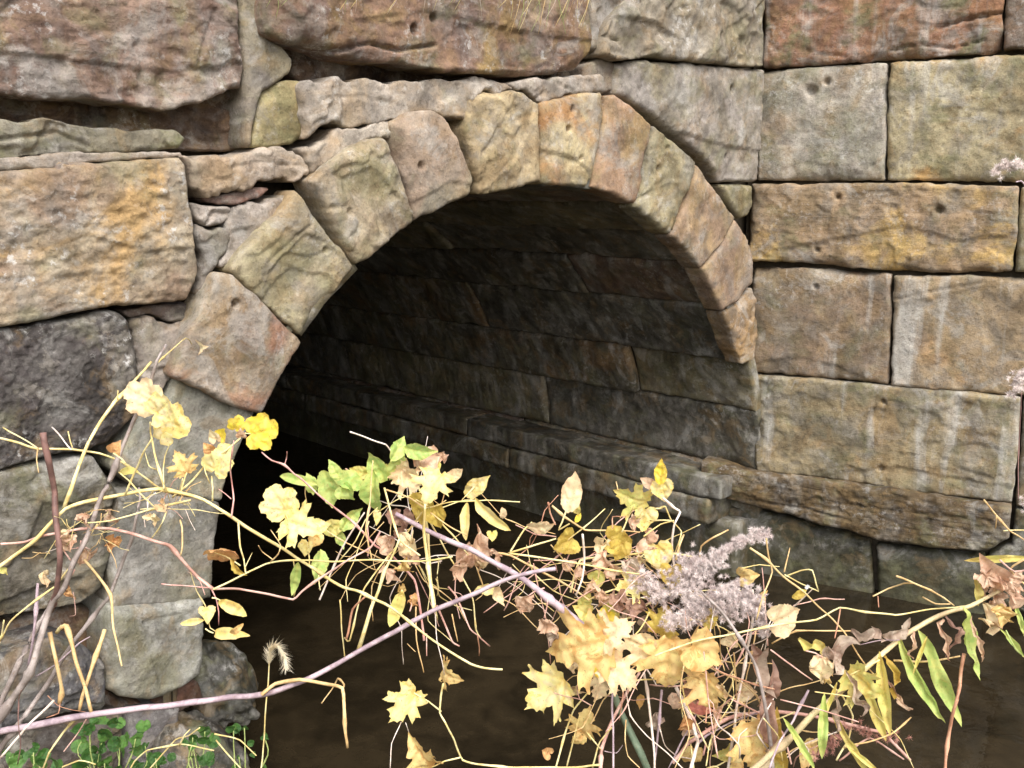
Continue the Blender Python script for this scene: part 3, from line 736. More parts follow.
# water
t = NT('dark_stream_water')
pos = t.n('ShaderNodeNewGeometry').outputs['Position']
n1 = t.noise(pos, 2.2, 5, .6, .6)
n2 = t.noise(pos, 9, 4, .6, .4)
n3 = t.noise(t.vmath('MULTIPLY', pos, (1, 1, 1)), 2.6, 6, .65, 1.2)
wc = t.mix(t.ss(t.math('ADD', t.math('MULTIPLY', n1, .6), t.math('MULTIPLY', n2, .4)), .4, .62), (.014, .0105, .006, 1), (.030, .022, .012, 1))
t.l(t.mix(t.math('MULTIPLY', t.ss(n3, .54, .66), .6), wc, (.009, .007, .004, 1)), t.b.inputs['Base Color'])
t.b.inputs['Roughness'].default_value = .03
t.b.inputs['Specular IOR Level'].default_value = .5
t.b.inputs['IOR'].default_value = 1.33
bp = t.n('ShaderNodeBump'); bp.inputs['Strength'].default_value = .14; bp.inputs['Distance'].default_value = .03
t.l(t.math('ADD', t.noise(pos, 7, 3, .5, .5), t.math('MULTIPLY', t.noise(pos, 30, 3, .5), .2)), bp.inputs['Height'])
t.l(bp.outputs[0], t.b.inputs['Normal'])
M_WATER = t.m
def pt(s, v, z=0.0):
    p = F.o + F.u * s + TDIR * v
    return (p[0], p[1], z)
w = link('stream_water', [pt(-.25, 9), pt(-.25, -14), pt(6.5, -14), pt(6.5, -.3), pt(2.8, 0), pt(2.75, 9)], [(0, 1, 2, 3, 4, 5)], M_WATER, None, False)
tag(w, kind='structure')

# ground sheet added above and behind the walls, blocking sky light from the vault
em = link('embankment_blocker', [(-40, 2.2, 3.26), (-3.2, .2, 3.26), tuple(F.mp([-2.6], [3.26], [-.1])[0]), tuple(F.mp([S_COR], [3.26], [-.1])[0]),
                         tuple(W.mp([3.6], [3.26], [-.1])[0]), (40, 1.0, 3.26), (60, 60, 3.6), (-60, 60, 3.6)], [(0, 1, 2, 3, 7), (3, 4, 5, 6, 7)], M_SOIL, None, False)
tag(em, kind='structure')

# world
wd = bpy.data.worlds.new('World'); scene.world = wd; wd.use_nodes = True
wt = wd.node_tree; wt.nodes.clear()
sky = wt.nodes.new('ShaderNodeTexSky'); sky.sky_type = 'NISHITA'; sky.sun_disc = False
SUN_EL, SUN_AZ = 50, 163
sky.sun_elevation = math.radians(SUN_EL); sky.sun_rotation = math.radians(SUN_AZ)
sky.dust_density = 5; sky.air_density = 1.0
hs = wt.nodes.new('ShaderNodeHueSaturation'); hs.inputs['Saturation'].default_value = .5
bgn = wt.nodes.new('ShaderNodeBackground'); bgn.inputs[1].default_value = .15
wo = wt.nodes.new('ShaderNodeOutputWorld')
wt.links.new(sky.outputs[0], hs.inputs['Color']); wt.links.new(hs.outputs[0], bgn.inputs[0]); wt.links.new(bgn.outputs[0], wo.inputs[0])
sl = bpy.data.lights.new('sun', 'SUN'); sl.energy = 1.05; sl.angle = math.radians(28); sl.color = (1, .98, .93)
so = bpy.data.objects.new('sun', sl); COL.objects.link(so)
a = math.radians(SUN_AZ); e = math.radians(SUN_EL)
dirv = Vector((math.sin(a) * math.cos(e), math.cos(a) * math.cos(e), math.sin(e)))
so.rotation_euler = dirv.to_track_quat('Z', 'Y').to_euler()
so.location = (0, 0, 8)

vs_ = scene.view_settings
scene.display_settings.display_device = 'sRGB'
vs_.view_transform = 'Standard'; vs_.look = 'None'; vs_.exposure = .93; vs_.gamma = 1
vs_.use_curve_mapping = False
scene.render.engine = 'CYCLES'
scene.cycles.use_denoising = True
scene.cycles.max_bounces = 6
# ------------------------------------------------------------------ plant materials
def plant_material(name, leaf):
    t = NT(name)
    geo = t.n('ShaderNodeNewGeometry'); pos = geo.outputs['Position']
    n1 = t.noise(pos, 70 if leaf else 45, 4, .6, .3)
    c = t.mix(t.ss(n1, .42, .58), t.attr('tint_a'), t.attr('tint_b'))
    if leaf:
        n4 = t.noise(pos, 34, 6, .7, .5)
        c = t.mix(t.math('MULTIPLY', t.ss(n4, .56, .62), .7), c, t.attr('tint_c'))
    n2 = t.noise(pos, 320, 3, .6)
    c = t.mix(t.math('MULTIPLY', t.ss(n2, .60, .68), .55 if leaf else .45), c, (.22, .13, .06, 1))
    if leaf:
        rim = t.attr('rim', True, 'GEOMETRY'); ve = t.attr('vein', True, 'GEOMETRY')
        c = t.mix(t.math('MULTIPLY', rim, t.math('MULTIPLY_ADD', n1, 1.2, -.1)), c, t.attr('tint_c'))
        c = t.mix(t.math('MULTIPLY', ve, .75), c, t.attr('tint_c'))
    t.l(c, t.b.inputs['Base Color'])
    t.b.inputs['Roughness'].default_value = .5 if leaf else .6
    t.b.inputs['Specular IOR Level'].default_value = .35
    bp = t.n('ShaderNodeBump'); bp.inputs['Strength'].default_value = .5; bp.inputs['Distance'].default_value = .002
    t.l(t.math('ADD', n1, t.math('MULTIPLY', n2, .3)) if not leaf else t.math('SUBTRACT', n1, ve), bp.inputs['Height'])
    t.l(bp.outputs[0], t.b.inputs['Normal'])
    if leaf:
        tr = t.n('ShaderNodeBsdfTranslucent'); t.l(c, tr.inputs[0])
        mx = t.n('ShaderNodeMixShader'); mx.inputs[0].default_value = .4
        t.l(t.b.outputs[0], mx.inputs[1]); t.l(tr.outputs[0], mx.inputs[2]); t.l(mx.outputs[0], t.out.inputs[0])
    return t.m
M_LEAF = plant_material('leaf_tissue', True)
M_STEM = plant_material('stem_bark', False)

LC = {  # leaf colours: main, blotch, rim
 'Y': ((253, 245, 172), (251, 238, 190), (238, 206, 110)), 'YY': ((253, 236, 84), (250, 226, 110), (232, 190, 80)),
 'O': ((240, 196, 136), (224, 170, 112), (184, 126, 88)), 'YO': ((248, 228, 156), (242, 214, 150), (214, 160, 90)),
 'C': ((250, 238, 194), (242, 220, 180), (226, 186, 142)), 'G': ((172, 212, 120), (206, 226, 140), (220, 220, 130)),
 'GY': ((226, 230, 140), (236, 228, 150), (230, 200, 110)), 'P': ((246, 220, 192), (228, 192, 164), (196, 152, 122)),
 'B': ((200, 164, 142), (168, 132, 116), (136, 104, 92)), 'OL': ((228, 208, 108), (206, 180, 88), (184, 148, 70)),
 'D': ((74, 118, 54), (56, 96, 44), (80, 110, 60)), 'PG': ((226, 212, 192), (202, 184, 166), (156, 126, 110)),
 'L': ((104, 148, 72), (82, 124, 58), (100, 130, 70)), 'R': ((226, 150, 132), (204, 126, 108), (160, 96, 84))}
TC = {'y': ((240, 226, 168), (222, 198, 130)), 'p': ((222, 182, 168), (196, 150, 136)), 'l': ((196, 176, 182), (160, 140, 148)),
      'b': ((210, 160, 130), (180, 128, 102)), 'g': ((176, 164, 158), (140, 128, 122)), 'r': ((132, 100, 92), (104, 78, 72)),
      'w': ((240, 226, 214), (220, 200, 184)), 'n': ((118, 134, 112), (96, 112, 92)), 't': ((228, 198, 144), (206, 170, 118)), 'k': ((222, 174, 164), (202, 144, 134)),
      'e': ((176, 190, 120), (150, 164, 96)), 's': ((222, 204, 158), (204, 180, 142))}

def tint(o, cols):
    for n, c in zip(('tint_a', 'tint_b', 'tint_c'), cols):
        o[n] = [float(v) for v in lin(c)]

CR = np.array([1.0, 0, 0]); CF = np.array([0, math.cos(PITCH), -math.sin(PITCH)]); CU = np.array([0, math.sin(PITCH), math.cos(PITCH)])
prnd = random.Random(99)
def wp(x, y, d):
    return CAM + CF * d + CR * ((x - 512) / FOC * d) + CU * ((384 - y) / FOC * d)

def tube_geo(P, R, sides=6):
    P = np.array(P); n = len(P)
    T = np.gradient(P, axis=0); T /= np.linalg.norm(T, axis=1)[:, None] + 1e-12
    up = np.array([.13, .77, .62]); verts = []; faces = []
    for i in range(n):
        a = np.cross(T[i], up); a /= np.linalg.norm(a) + 1e-9
        b = np.cross(T[i], a)
        for k in range(sides):
            f = 2 * math.pi * k / sides
            verts.append(P[i] + (a * math.cos(f) + b * math.sin(f)) * R[i])
    for i in range(n - 1):
        for k in range(sides):
            k2 = (k + 1) % sides
            faces.append((i * sides + k, i * sides + k2, (i + 1) * sides + k2, (i + 1) * sides + k))
    faces.append(tuple(range(sides))[::-1]); faces.append(tuple((n - 1) * sides + k for k in range(sides)))
    return verts, faces

def catmull(Q, step):
    Q = np.array(Q, float)
    Q = np.vstack([2 * Q[0] - Q[1], Q, 2 * Q[-1] - Q[-2]])
    out = []
    for i in range(1, len(Q) - 2):
        p0, p1, p2, p3 = Q[i - 1:i + 3]
        m = max(3, int(np.linalg.norm(p2 - p1) / step))
        for k in range(m):
            t_ = k / m
            out.append(.5 * (2 * p1 + (p2 - p0) * t_ + (2 * p0 - 5 * p1 + 4 * p2 - p3) * t_ ** 2 + (3 * p1 - p0 - 3 * p2 + p3) * t_ ** 3))
    out.append(Q[-2])
    out = np.array(out)
    return out

def angular(Q, step, soft=.45):
    A_ = catmull(Q, step); Q = np.array(Q, float); L = []
    for i in range(len(Q) - 1):
        m = max(3, int(np.linalg.norm(Q[i + 1] - Q[i]) / step))
        L += [Q[i] + (Q[i + 1] - Q[i]) * k / m for k in range(m)]
    L.append(Q[-1])
    return A_ * soft + np.array(L) * (1 - soft)

def stem(par, pts, r0, r1, col, name='twig', d=None, nodes=True, wob=1.0, sides=6):
    """pts: (x, y[, depth]) ; r in photo pixels"""
    if r0 <= 1.7:
        r0 *= .8; r1 *= .8
    Q = []
    dd = d if d is not None else DEF_D[0]
    dv = prnd.uniform(-.03, .03)
    for p in pts:
        q = p[2] if len(p) > 2 else dd + dv
        dv += prnd.uniform(-.02, .02) if len(p) < 3 else 0
        Q.append(wp(p[0], p[1], q))
    P = angular(Q, .007, .85 if r0 > 3 else .5)
    n = len(P)
    ph = prnd.uniform(0, 50)
    f = np.linspace(0, 1, n)
    sc = dd / FOC
    P = P + wob * sc * np.column_stack([vnoise(np.column_stack([P[:, 0] * 40, P[:, 2] * 40, np.full(n, ph + k)]), 5) for k in range(3)])
    R = (r0 + (r1 - r0) * f) * sc
    R = R * (1 + .12 * vnoise(np.column_stack([f * n * .35, f, np.full(n, ph)]), 9))
    if nodes and n > 12:
        for _ in range(max(1, n // 22)):
            k = prnd.randint(2, n - 3); R[k] *= 1.7; R[k - 1] *= 1.25; R[k + 1] *= 1.25
    v, fc = tube_geo(P, R, sides)
    o = link(name, v, fc, M_STEM, par)
    tint(o, TC[col])
    return o

SH = {}
def mirror(h):
    return [(-x, y) for x, y in h[::-1] if abs(x) > 1e-6]
def shape(name, half, veins):
    pts = [(x, y) for x, y in half] + mirror(half)
    SH[name] = (np.array(pts, float), veins)
# tip at +y ; half outline from base (x=0) round the right side to the tip
shape('round', [(0, -.30), (.08, -.42), (.26, -.46), (.42, -.34), (.46, -.18), (.42, -.08), (.52, .02), (.50, .2), (.38, .28), (.27, .27), (.26, .42), (.14, .52), (0, .53)],
      [((0, -.28), (0, .5)), ((0, -.28), (.44, .16)), ((0, -.28), (-.44, .16)), ((0, -.28), (.36, -.3)), ((0, -.28), (-.36, -.3))])
shape('maple', [(0, -.36), (.10, -.46), (.20, -.40), (.36, -.44), (.34, -.34), (.52, -.26), (.38, -.16), (.30, -.10), (.42, -.02), (.62, .06), (.50, .12), (.56, .24), (.38, .20), (.24, .14), (.20, .20),
                (.28, .34), (.18, .38), (.14, .50), (.07, .52), (0, .66)],
      [((0, -.36), (0, .6)), ((0, -.36), (.54, .1)), ((0, -.36), (-.54, .1)), ((0, -.36), (.44, -.28)), ((0, -.36), (-.44, -.28))])
shape('lance', [(0, -.5), (.03, -.44), (.065, -.3), (.085, -.1), (.085, .08), (.065, .26), (.035, .42), (0, .52)], [((0, -.5), (0, .5))])
shape('ovate', [(0, -.46), (.10, -.40), (.19, -.26), (.23, -.08), (.22, .08), (.15, .26), (.07, .38), (0, .54)],
      [((0, -.46), (0, .5)), ((0, -.2), (.2, 0)), ((0, -.2), (-.2, 0)), ((0, .02), (.16, .2)), ((0, .02), (-.16, .2))])
shape('heart', [(0, -.28), (.12, -.42), (.30, -.40), (.40, -.22), (.38, -.02), (.26, .18), (.12, .34), (0, .5)],
      [((0, -.28), (0, .48)), ((0, -.28), (.3, .1)), ((0, -.28), (-.3, .1))])
shape('disc', [(0, -.4), (.16, -.44), (.34, -.34), (.45, -.12), (.45, .12), (.34, .34), (.16, .44), (0, .46)], [((0, -.4), (0, .4))])

def leaf(par, kind, x, y, size, ang, col, curl=.5, fold=.3, tilt=None, roll=None, d=None, to=None, name='leaf', crump=0.0, pc='y', asp=1.0):
    """a leaf centred on x, y; ang: way the tip points, clockwise from up"""
    dd = (d if d is not None else DEF_D[0]) + prnd.uniform(-.03, .03)
    out, veins = SH[kind]
    s = size * dd / FOC
    jit = np.array([(prnd.uniform(-.02, .02), prnd.uniform(-.02, .02)) for _ in out])
    if kind == 'lance': jit *= .3
    V = out + jit
    # resample with small teeth
    B = []
    n = len(V)
    stp = .045 if size > 22 else .08
    for i in range(n):
        a, b = V[i], V[(i + 1) % n]
        m = max(1, int(np.hypot(*(b - a)) / stp))
        for k in range(m):
            B.append(a + (b - a) * k / m)
    B = np.array(B)
    ctr = B.mean(0)
    amp = .010 if kind in ('maple', 'heart', 'ovate') else .005
    B = B + (B - ctr) * (amp * np.array([(-1) ** k for k in range(len(B))]) + np.array([prnd.gauss(0, amp) for _ in B]))[:, None] * (.4 if kind == 'lance' else 1.6)
    g = (.055 if size > 22 else .09) * (.6 if kind == 'lance' else 1)
    lo, hi = B.min(0), B.max(0)
    Gd = np.array([(a + (g / 2 if j % 2 else 0), b) for j, b in enumerate(np.arange(lo[1], hi[1], g)) for a in np.arange(lo[0], hi[0], g)])
    Gd = Gd[inside(Gd, B)]
    if len(Gd):
        dist = seg_dist(Gd, B, np.roll(B, -1, 0)); Gd = Gd[dist > g * .4]
    ov, _, fs, *_ = delaunay_2d_cdt([Vector(p) for p in B] + [Vector(p) for p in Gd], [(i, (i + 1) % len(B)) for i in range(len(B))], [], 1, 1e-6)
    P = np.array([(v.x, v.y) for v in ov])
    dist = seg_dist(P, B, np.roll(B, -1, 0))
    vein = np.zeros(len(P))
    for a, b in veins:
        a, b = np.array(a), np.array(b)
        dl = b - a; tt = np.clip(((P - a) @ dl) / (dl @ dl), 0, 1)
        q = np.hypot(*(P - (a + tt[:, None] * dl)).T)
        vein = np.maximum(vein, np.exp(-(q / .028) ** 2) * (1 - .6 * tt))
    ph = prnd.uniform(0, 90)
    q3 = np.column_stack([P * 3.2, np.full(len(P), ph)])
    X = P[:, 0] * asp; Y = P[:, 1]
    Z = fold * np.abs(P[:, 0]) + .16 * curl * vnoise(q3, 1) + .06 * vnoise(q3 * 2.6, 2) - .05 * vein
    # curl: bend the blade along its length, away from the viewer at the tip
    k = curl * 2.2 * prnd.choice((-1, 1, 1)) + 1e-4
    th_ = Y * k
    Y2 = np.sin(th_) / k - Z * np.sin(th_) * .5
    Z2 = -(1 - np.cos(th_)) / k + Z * np.cos(th_)
    X2 = X
    if curl > .4:
        kx = curl * prnd.uniform(.8, 2.2) * prnd.choice((-1, 1)) + 1e-4
        X2 = np.sin(X * kx) / kx; Z2 = Z2 - (1 - np.cos(X * kx)) / kx
    L = np.column_stack([X2, Y2, Z2])
    if crump:
        L = L + crump * np.column_stack([vnoise(q3 * 1.3 + 7 * j, 20 + j) for j in range(3)]) * .22 + crump * np.column_stack([vnoise(q3 * 3 + 7 * j, 30 + j) for j in range(3)]) * .09
        ck = crump * 2.2
        L = np.column_stack([np.sin(L[:, 0] * ck) / ck, L[:, 1], L[:, 2] + (1 - np.cos(L[:, 0] * ck)) / ck])
    L *= s
    tl = math.radians(prnd.uniform(-28, 28) if tilt is None else tilt)
    ro = math.radians(prnd.uniform(-28, 28) if roll is None else roll)
    c_, s_ = math.cos(tl), math.sin(tl)
    L = np.column_stack([L[:, 0], L[:, 1] * c_ - L[:, 2] * s_, L[:, 1] * s_ + L[:, 2] * c_])
    c_, s_ = math.cos(ro), math.sin(ro)
    L = np.column_stack([L[:, 0] * c_ + L[:, 2] * s_, L[:, 1], -L[:, 0] * s_ + L[:, 2] * c_])
    a = math.radians(ang); c_, s_ = math.cos(a), math.sin(a)
    L = np.column_stack([L[:, 0] * c_ + L[:, 1] * s_, -L[:, 0] * s_ + L[:, 1] * c_, L[:, 2]])
    C = wp(x, y, dd)
    Wd = C + L[:, :1] * CR + L[:, 1:2] * CU - L[:, 2:3] * CF
    o = link(name, Wd, [tuple(f) for f in fs], M_LEAF, par)
    for nm, arr in (('vein', vein), ('rim', np.exp(-dist / .06))):
        at_ = o.data.attributes.new(nm, 'FLOAT', 'POINT'); at_.data.foreach_set('value', np.asarray(arr, np.float32))
    tint(o, LC[col])
    if to is not None:
        bx = x - math.sin(a) * size * .32; by = y + math.cos(a) * size * .32
        mx, my = (bx + to[0]) / 2 + prnd.uniform(-3, 3), (by + to[1]) / 2 + prnd.uniform(-3, 3)
        td = to[2] if len(to) > 2 else dd
        stem(par, [(bx, by, dd), (mx, my, (dd + td) / 2), (to[0], to[1], td)], .8, 1.0, pc, 'petiole', d=dd, nodes=False)
    return o

DEF_D = [1.2]
def plant(name, x, y, d, label, cat, group=None):
    b = wp(x, y, d)
    o = empty(name, (float(b[0]), float(b[1]), float(b[2])), label, cat, group)
    DEF_D[0] = d
    return o

def crumple(par, x, y, size, col='P', to=None, ang=None, d=None):
    size *= .85
    leaf(par, prnd.choice(('ovate', 'heart', 'heart')), x, y, size * 1.25, prnd.uniform(120, 240) if ang is None else ang, col, curl=.9, fold=.5, crump=1.0, to=to, d=d, pc='p')

def tangle(par, nodes, n, lmin, lmax, dirs, d0, d1, cols='ytpptw', rr=(.45, .95), box=None):
    for _ in range(n):
        x, y = prnd.choice(nodes)
        x += prnd.uniform(-14, 14); y += prnd.uniform(-12, 12)
        a = math.radians(prnd.choice(dirs) + prnd.uniform(-25, 25))
        L = prnd.uniform(lmin, lmax)
        d = prnd.uniform(d0, d1)
        pts = [(x, y, d)]
        k = prnd.randint(2, 4)
        for j in range(k):
            a += math.radians(prnd.gauss(0, 24)); d += prnd.uniform(-.03, .03)
            x += math.sin(a) * L / k; y -= math.cos(a) * L / k
            pts.append((x, y, d))
            if box and not (box[0] < x < box[2] and box[1] < y < box[3]):
                break
        c = prnd.choice(cols); r = prnd.uniform(*rr)
        stem(par, pts, r, r * .7, c, 'twig', d=d)
        if prnd.random() < .35:
            x0, y0, q0 = pts[1]
            b = a + prnd.choice((-1, 1)) * prnd.uniform(.5, 1.2); l2 = prnd.uniform(8, 26)
            stem(par, [(x0, y0, q0), (x0 + math.sin(b) * l2 * .5, y0 - math.cos(b) * l2 * .5, q0), (x0 + math.sin(b + .3) * l2, y0 - math.cos(b + .3) * l2, q0)], r * .8, r * .5, c, 'twig', d=q0)

def fluff(par, path, rad, balls, hairs, col, d, name='seed_head', hl=4.4, ball=2.4):
    hairs = int(hairs * 1.7)
    """dense cluster of downy seed tufts along a path of photo points"""
    rg = np.random.default_rng(prnd.randint(0, 10 ** 6))
    Q = catmull([wp(x, y, d) for x, y in path], .004)
    sc = d / FOC
    v, f = [], []
    cen = Q[rg.integers(0, len(Q), balls)] + rg.normal(0, 1, (balls, 3)) * rad * sc * .44
    for c in cen:
        D = rg.normal(0, 1, (hairs, 3)); D /= np.linalg.norm(D, axis=1)[:, None]
        S = np.cross(D, rg.normal(0, 1, (hairs, 3))); S /= np.linalg.norm(S, axis=1)[:, None]
        ln = hl * sc * rg.uniform(.6, 1.2, hairs)[:, None]
        tip = c + D * ln + rg.normal(0, .3, (hairs, 3)) * sc
        wd_ = .27 * sc
        for k in range(hairs):
            i = len(v)
            v += [c - S[k] * wd_, c + S[k] * wd_, tip[k] + S[k] * wd_ * .5]
            f.append((i, i + 1, i + 2))
        # the little seed the tuft sits on
        i = len(v); e = .8 * sc
        v += [c + np.array(q) * e for q in ((1, 0, 0), (-1, 0, 0), (0, 1, 0), (0, -1, 0), (0, 0, 1), (0, 0, -1))]
        f += [(i, i + 2, i + 4), (i + 2, i + 1, i + 4), (i + 1, i + 3, i + 4), (i + 3, i, i + 4), (i + 2, i, i + 5), (i + 1, i + 2, i + 5), (i + 3, i + 1, i + 5), (i, i + 3, i + 5)]
    o = link(name, v, f, M_STEM, par, False)
    tint(o, col)
    return o
FL = ((228, 216, 212), (206, 190, 186))
# ------------------------------------------------------------------ the plants
# 1. bare woody stems on the left
A = plant('woody_shrub', 0, 900, 1.05, 'bare grey and dark red woody stems leaning up on the far left before the wall', 'shrub')
stem(A, [(-60, 830), (0, 718), (27, 678), (33, 665), (50, 608), (62, 590), (74, 562), (86, 538), (100, 500), (112, 474), (126, 438), (138, 410), (147, 392), (158, 360), (166, 345)], 4.4, 1.5, 'g', 'stem', nodes=True)
stem(A, [(-40, 800), (0, 706), (20, 660), (30, 641), (40, 622), (48, 610)], 3.4, 2.6, 'g', 'stem')
stem(A, [(-30, 800), (0, 748), (20, 722), (36, 700), (74, 641), (96, 612), (110, 596), (121, 568), (132, 540), (138, 512), (140, 500), (138, 488)], 3.0, 1.2, 'g', 'stem', d=1.1)
stem(A, [(50, 612), (57, 590), (60, 560), (57, 530), (54, 492), (48, 458), (43, 433)], 2.6, 3.2, 'r', 'stem', d=1.02)
stem(A, [(29, 668), (33, 640), (36, 610), (38, 584)], 1.6, 1.9, 'l', 'stem')
stem(A, [(0, 758), (30, 724), (54, 700)], 1.6, 1.5, 'w', 'twig')
stem(A, [(36, 676), (56, 664), (80, 642), (90, 636)], .9, .6, 'l', 'twig')
stem(A, [(0, 640), (10, 622), (30, 604), (58, 584), (66, 572), (80, 556)], 1.2, .9, 'y', 'twig')
stem(A, [(-8, 668), (2, 634), (4, 620)], 1.1, .9, 'y', 'twig')
stem(A, [(18, 764), (20, 740), (18, 700), (22, 690)], .7, .5, 'r', 'twig')
crumple(A, 48, 577, 15, 'C', ang=160); crumple(A, 70, 592, 18, 'O', (74, 570)); crumple(A, 82, 555, 18, 'P', (80, 540)); crumple(A, 66, 545, 20, 'P', (70, 560))
crumple(A, 2, 567, 14, 'GY'); leaf(A, 'heart', 201, 347, 20, 80, 'C', .7, .6, d=1.3, tilt=50); stem(A, [(158, 362, 1.05), (172, 350, 1.12), (186, 338, 1.2), (192, 344, 1.28)], 1.2, .6, 'y')
for p in ([(50, 632), (56, 660), (62, 690), (60, 704)], [(60, 628), (66, 625), (74, 655), (86, 690), (92, 712)], [(104, 630), (98, 650), (84, 690), (80, 710)]):
    stem(A, p, 2.0, 1.8, 't', 'twig')
stem(A, [(56, 632), (61, 626), (67, 627)], 1.8, 1.8, 'y', 'twig')
stem(A, [(60, 704), (58, 714), (46, 718)], .8, .4, 'b', 'twig'); stem(A, [(48, 696), (58, 706), (72, 710), (86, 712)], .6, .4, 'b', 'twig')
stem(A, [(84, 560), (96, 574), (110, 594), (114, 630), (122, 666)], 1.6, 1.2, 't', 'twig')
stem(A, [(73, 592), (75, 604), (76, 614), (70, 616)], .5, .4, 'p', 'twig')

# 2. long smooth lilac vine
B = plant('creeper_vine', -60, 860, 1.12, 'long smooth lilac vine stem rising from the lower left corner to the tangle', 'vine')
stem(B, [(-120, 760), (0, 732), (40, 724), (86, 716), (150, 708), (210, 700), (262, 694), (300, 682), (330, 668), (360, 651), (400, 629), (436, 609), (470, 596), (500, 582), (530, 572), (556, 568)], 3.8, 2.0, 'l', 'stem', nodes=False)
stem(B, [(262, 695), (276, 684), (300, 680), (324, 684), (342, 688), (345, 716), (347, 748)], 2.0, 1.4, 't')
stem(B, [(342, 690), (344, 684), (338, 678), (332, 690), (322, 704)], 1.2, .7, 't')
stem(B, [(358, 651), (364, 632), (372, 606), (376, 596), (384, 574), (392, 556), (400, 538)], 2.2, 1.0, 'y')
stem(B, [(434, 610), (432, 590), (428, 562), (424, 530), (425, 505)], 2.2, 1.2, 'y')
stem(B, [(436, 606), (446, 628), (452, 642), (459, 646)], 1.5, 1.0, 'p')
stem(B, [(78, 716), (64, 732), (50, 752), (42, 772)], 1.5, 1.1, 'y'); stem(B, [(88, 716), (76, 736), (64, 752)], .9, .6, 'p')
stem(B, [(435, 612), (437, 640), (442, 662), (444, 676)], .6, .6, 'w'); stem(B, [(444, 684), (441, 696), (440, 712), (446, 722), (454, 738), (462, 760), (490, 766), (560, 768), (600, 766)], 1.2, 1.4, 'y')
leaf(B, 'maple', 447, 672, 34, 95, 'YO', .6, .5, tilt=62); leaf(B, 'maple', 406, 704, 44, 215, 'Y', .6, .4, to=(441, 712), tilt=25, asp=.8)
leaf(B, 'maple', 424, 756, 42, 320, 'YO', .5, .4, to=(460, 757))
stem(B, [(402, 722), (392, 744), (391, 768)], .6, .5, 'w'); stem(B, [(406, 722), (410, 735), (409, 750)], .4, .3, 'w')
leaf(B, 'ovate', 486, 588, 26, 260, 'Y', .7, .4, to=(498, 582)); leaf(B, 'ovate', 497, 595, 24, 150, 'C', .7, .4); crumple(B, 527, 604, 24, 'P', (545, 588)); crumple(B, 550, 624, 24, 'P', (548, 600)); crumple(B, 553, 634, 16, 'PG')
leaf(B, 'lance', 397, 608, 38, 200, 'GY', .4, .4, asp=2.2, to=(402, 590)); crumple(B, 414, 601, 14, 'O', (410, 612))

# 3. yellow vine with round lobed leaves
Cc = plant('yellow_vine', -40, 640, 1.02, 'yellow vine arching over the left stones with round lobed yellow leaves', 'vine')
stem(Cc, [(-30, 590), (8, 560), (35, 540), (50, 524), (66, 508), (84, 502), (110, 497), (140, 491), (160, 489), (182, 493), (205, 500), (228, 514), (245, 526), (270, 541), (290, 553), (310, 566), (330, 580), (344, 588), (360, 592), (384, 603), (404, 618), (424, 634), (444, 648), (470, 664), (484, 668), (502, 670)], 2.1, 1.1, 'y', 'stem')
stem(Cc, [(64, 510), (70, 490), (78, 468), (88, 444), (100, 424), (114, 402), (128, 388), (142, 374), (152, 362)], 2.1, 1.4, 'y', 'stem')
stem(Cc, [(118, 400), (119, 390)], 1, .6, 'y'); stem(Cc, [(-20, 432), (0, 438), (20, 443), (38, 448), (72, 449), (100, 454), (122, 462), (140, 474), (156, 486), (166, 492)], 1.5, 1.2, 'y')
stem(Cc, [(3, 427), (14, 434), (26, 441), (38, 448)], .9, .8, 'y'); stem(Cc, [(38, 448), (37, 460), (39, 473)], 1.0, .6, 't')
stem(Cc, [(52, 428), (62, 438), (72, 449)], 1.0, .8, 'w'); stem(Cc, [(68, 432), (70, 442), (72, 448)], .8, .6, 'y')
stem(Cc, [(118, 472), (128, 480), (140, 492), (158, 510)], .9, .8, 'y'); stem(Cc, [(126, 494), (134, 474), (144, 452), (152, 438)], 1.2, .9, 'y')
stem(Cc, [(165, 490), (160, 470), (154, 448), (150, 432), (150, 422)], 1.4, 1.0, 'y'); stem(Cc, [(164, 488), (164, 470), (166, 456), (170, 442)], .9, .6, 'y')
stem(Cc, [(158, 470), (150, 466), (146, 452)], .8, .5, 'y'); stem(Cc, [(172, 498), (186, 486), (200, 470), (208, 462), (226, 450), (240, 438)], 1.5, 1.1, 'y')
stem(Cc, [(212, 502), (212, 488), (211, 476)], 1.2, .8, 'y'); stem(Cc, [(210, 484), (206, 474), (204, 464)], .9, .6, 'y'); stem(Cc, [(180, 496), (181, 486), (183, 478)], .8, .6, 'y')
stem(Cc, [(140, 510), (160, 508), (190, 510), (230, 514)], .7, .4, 'y'); stem(Cc, [(150, 510), (170, 505), (190, 501)], 1.6, 1.4, 'y'); stem(Cc, [(152, 509), (130, 516), (110, 521), (88, 522)], 1.1, .7, 'y')
stem(Cc, [(96, 504), (92, 514), (70, 528), (56, 540), (44, 558)], .9, .6, 'y'); stem(Cc, [(186, 510), (190, 520), (196, 530)], .5, .3, 'w')
stem(Cc, [(166, 512), (160, 526), (150, 540)], 1.1, .9, 'y'); stem(Cc, [(180, 520), (182, 528), (182, 546), (180, 556)], 1.3, .8, 't')
stem(Cc, [(0, 544), (24, 542), (50, 534), (80, 529), (110, 528), (140, 536), (158, 542), (170, 546), (184, 562), (198, 578), (213, 589)], 1.6, 2.2, 'p', 'stem')
stem(Cc, [(213, 589), (240, 589), (270, 594), (293, 600), (302, 592), (326, 574), (344, 562), (370, 548), (380, 532)], 1.4, 1.2, 'p', 'stem')
stem(Cc, [(213, 589), (228, 582), (246, 573), (266, 564), (290, 560), (310, 560), (335, 562), (372, 560), (420, 562), (452, 556)], 1.3, .9, 'y')
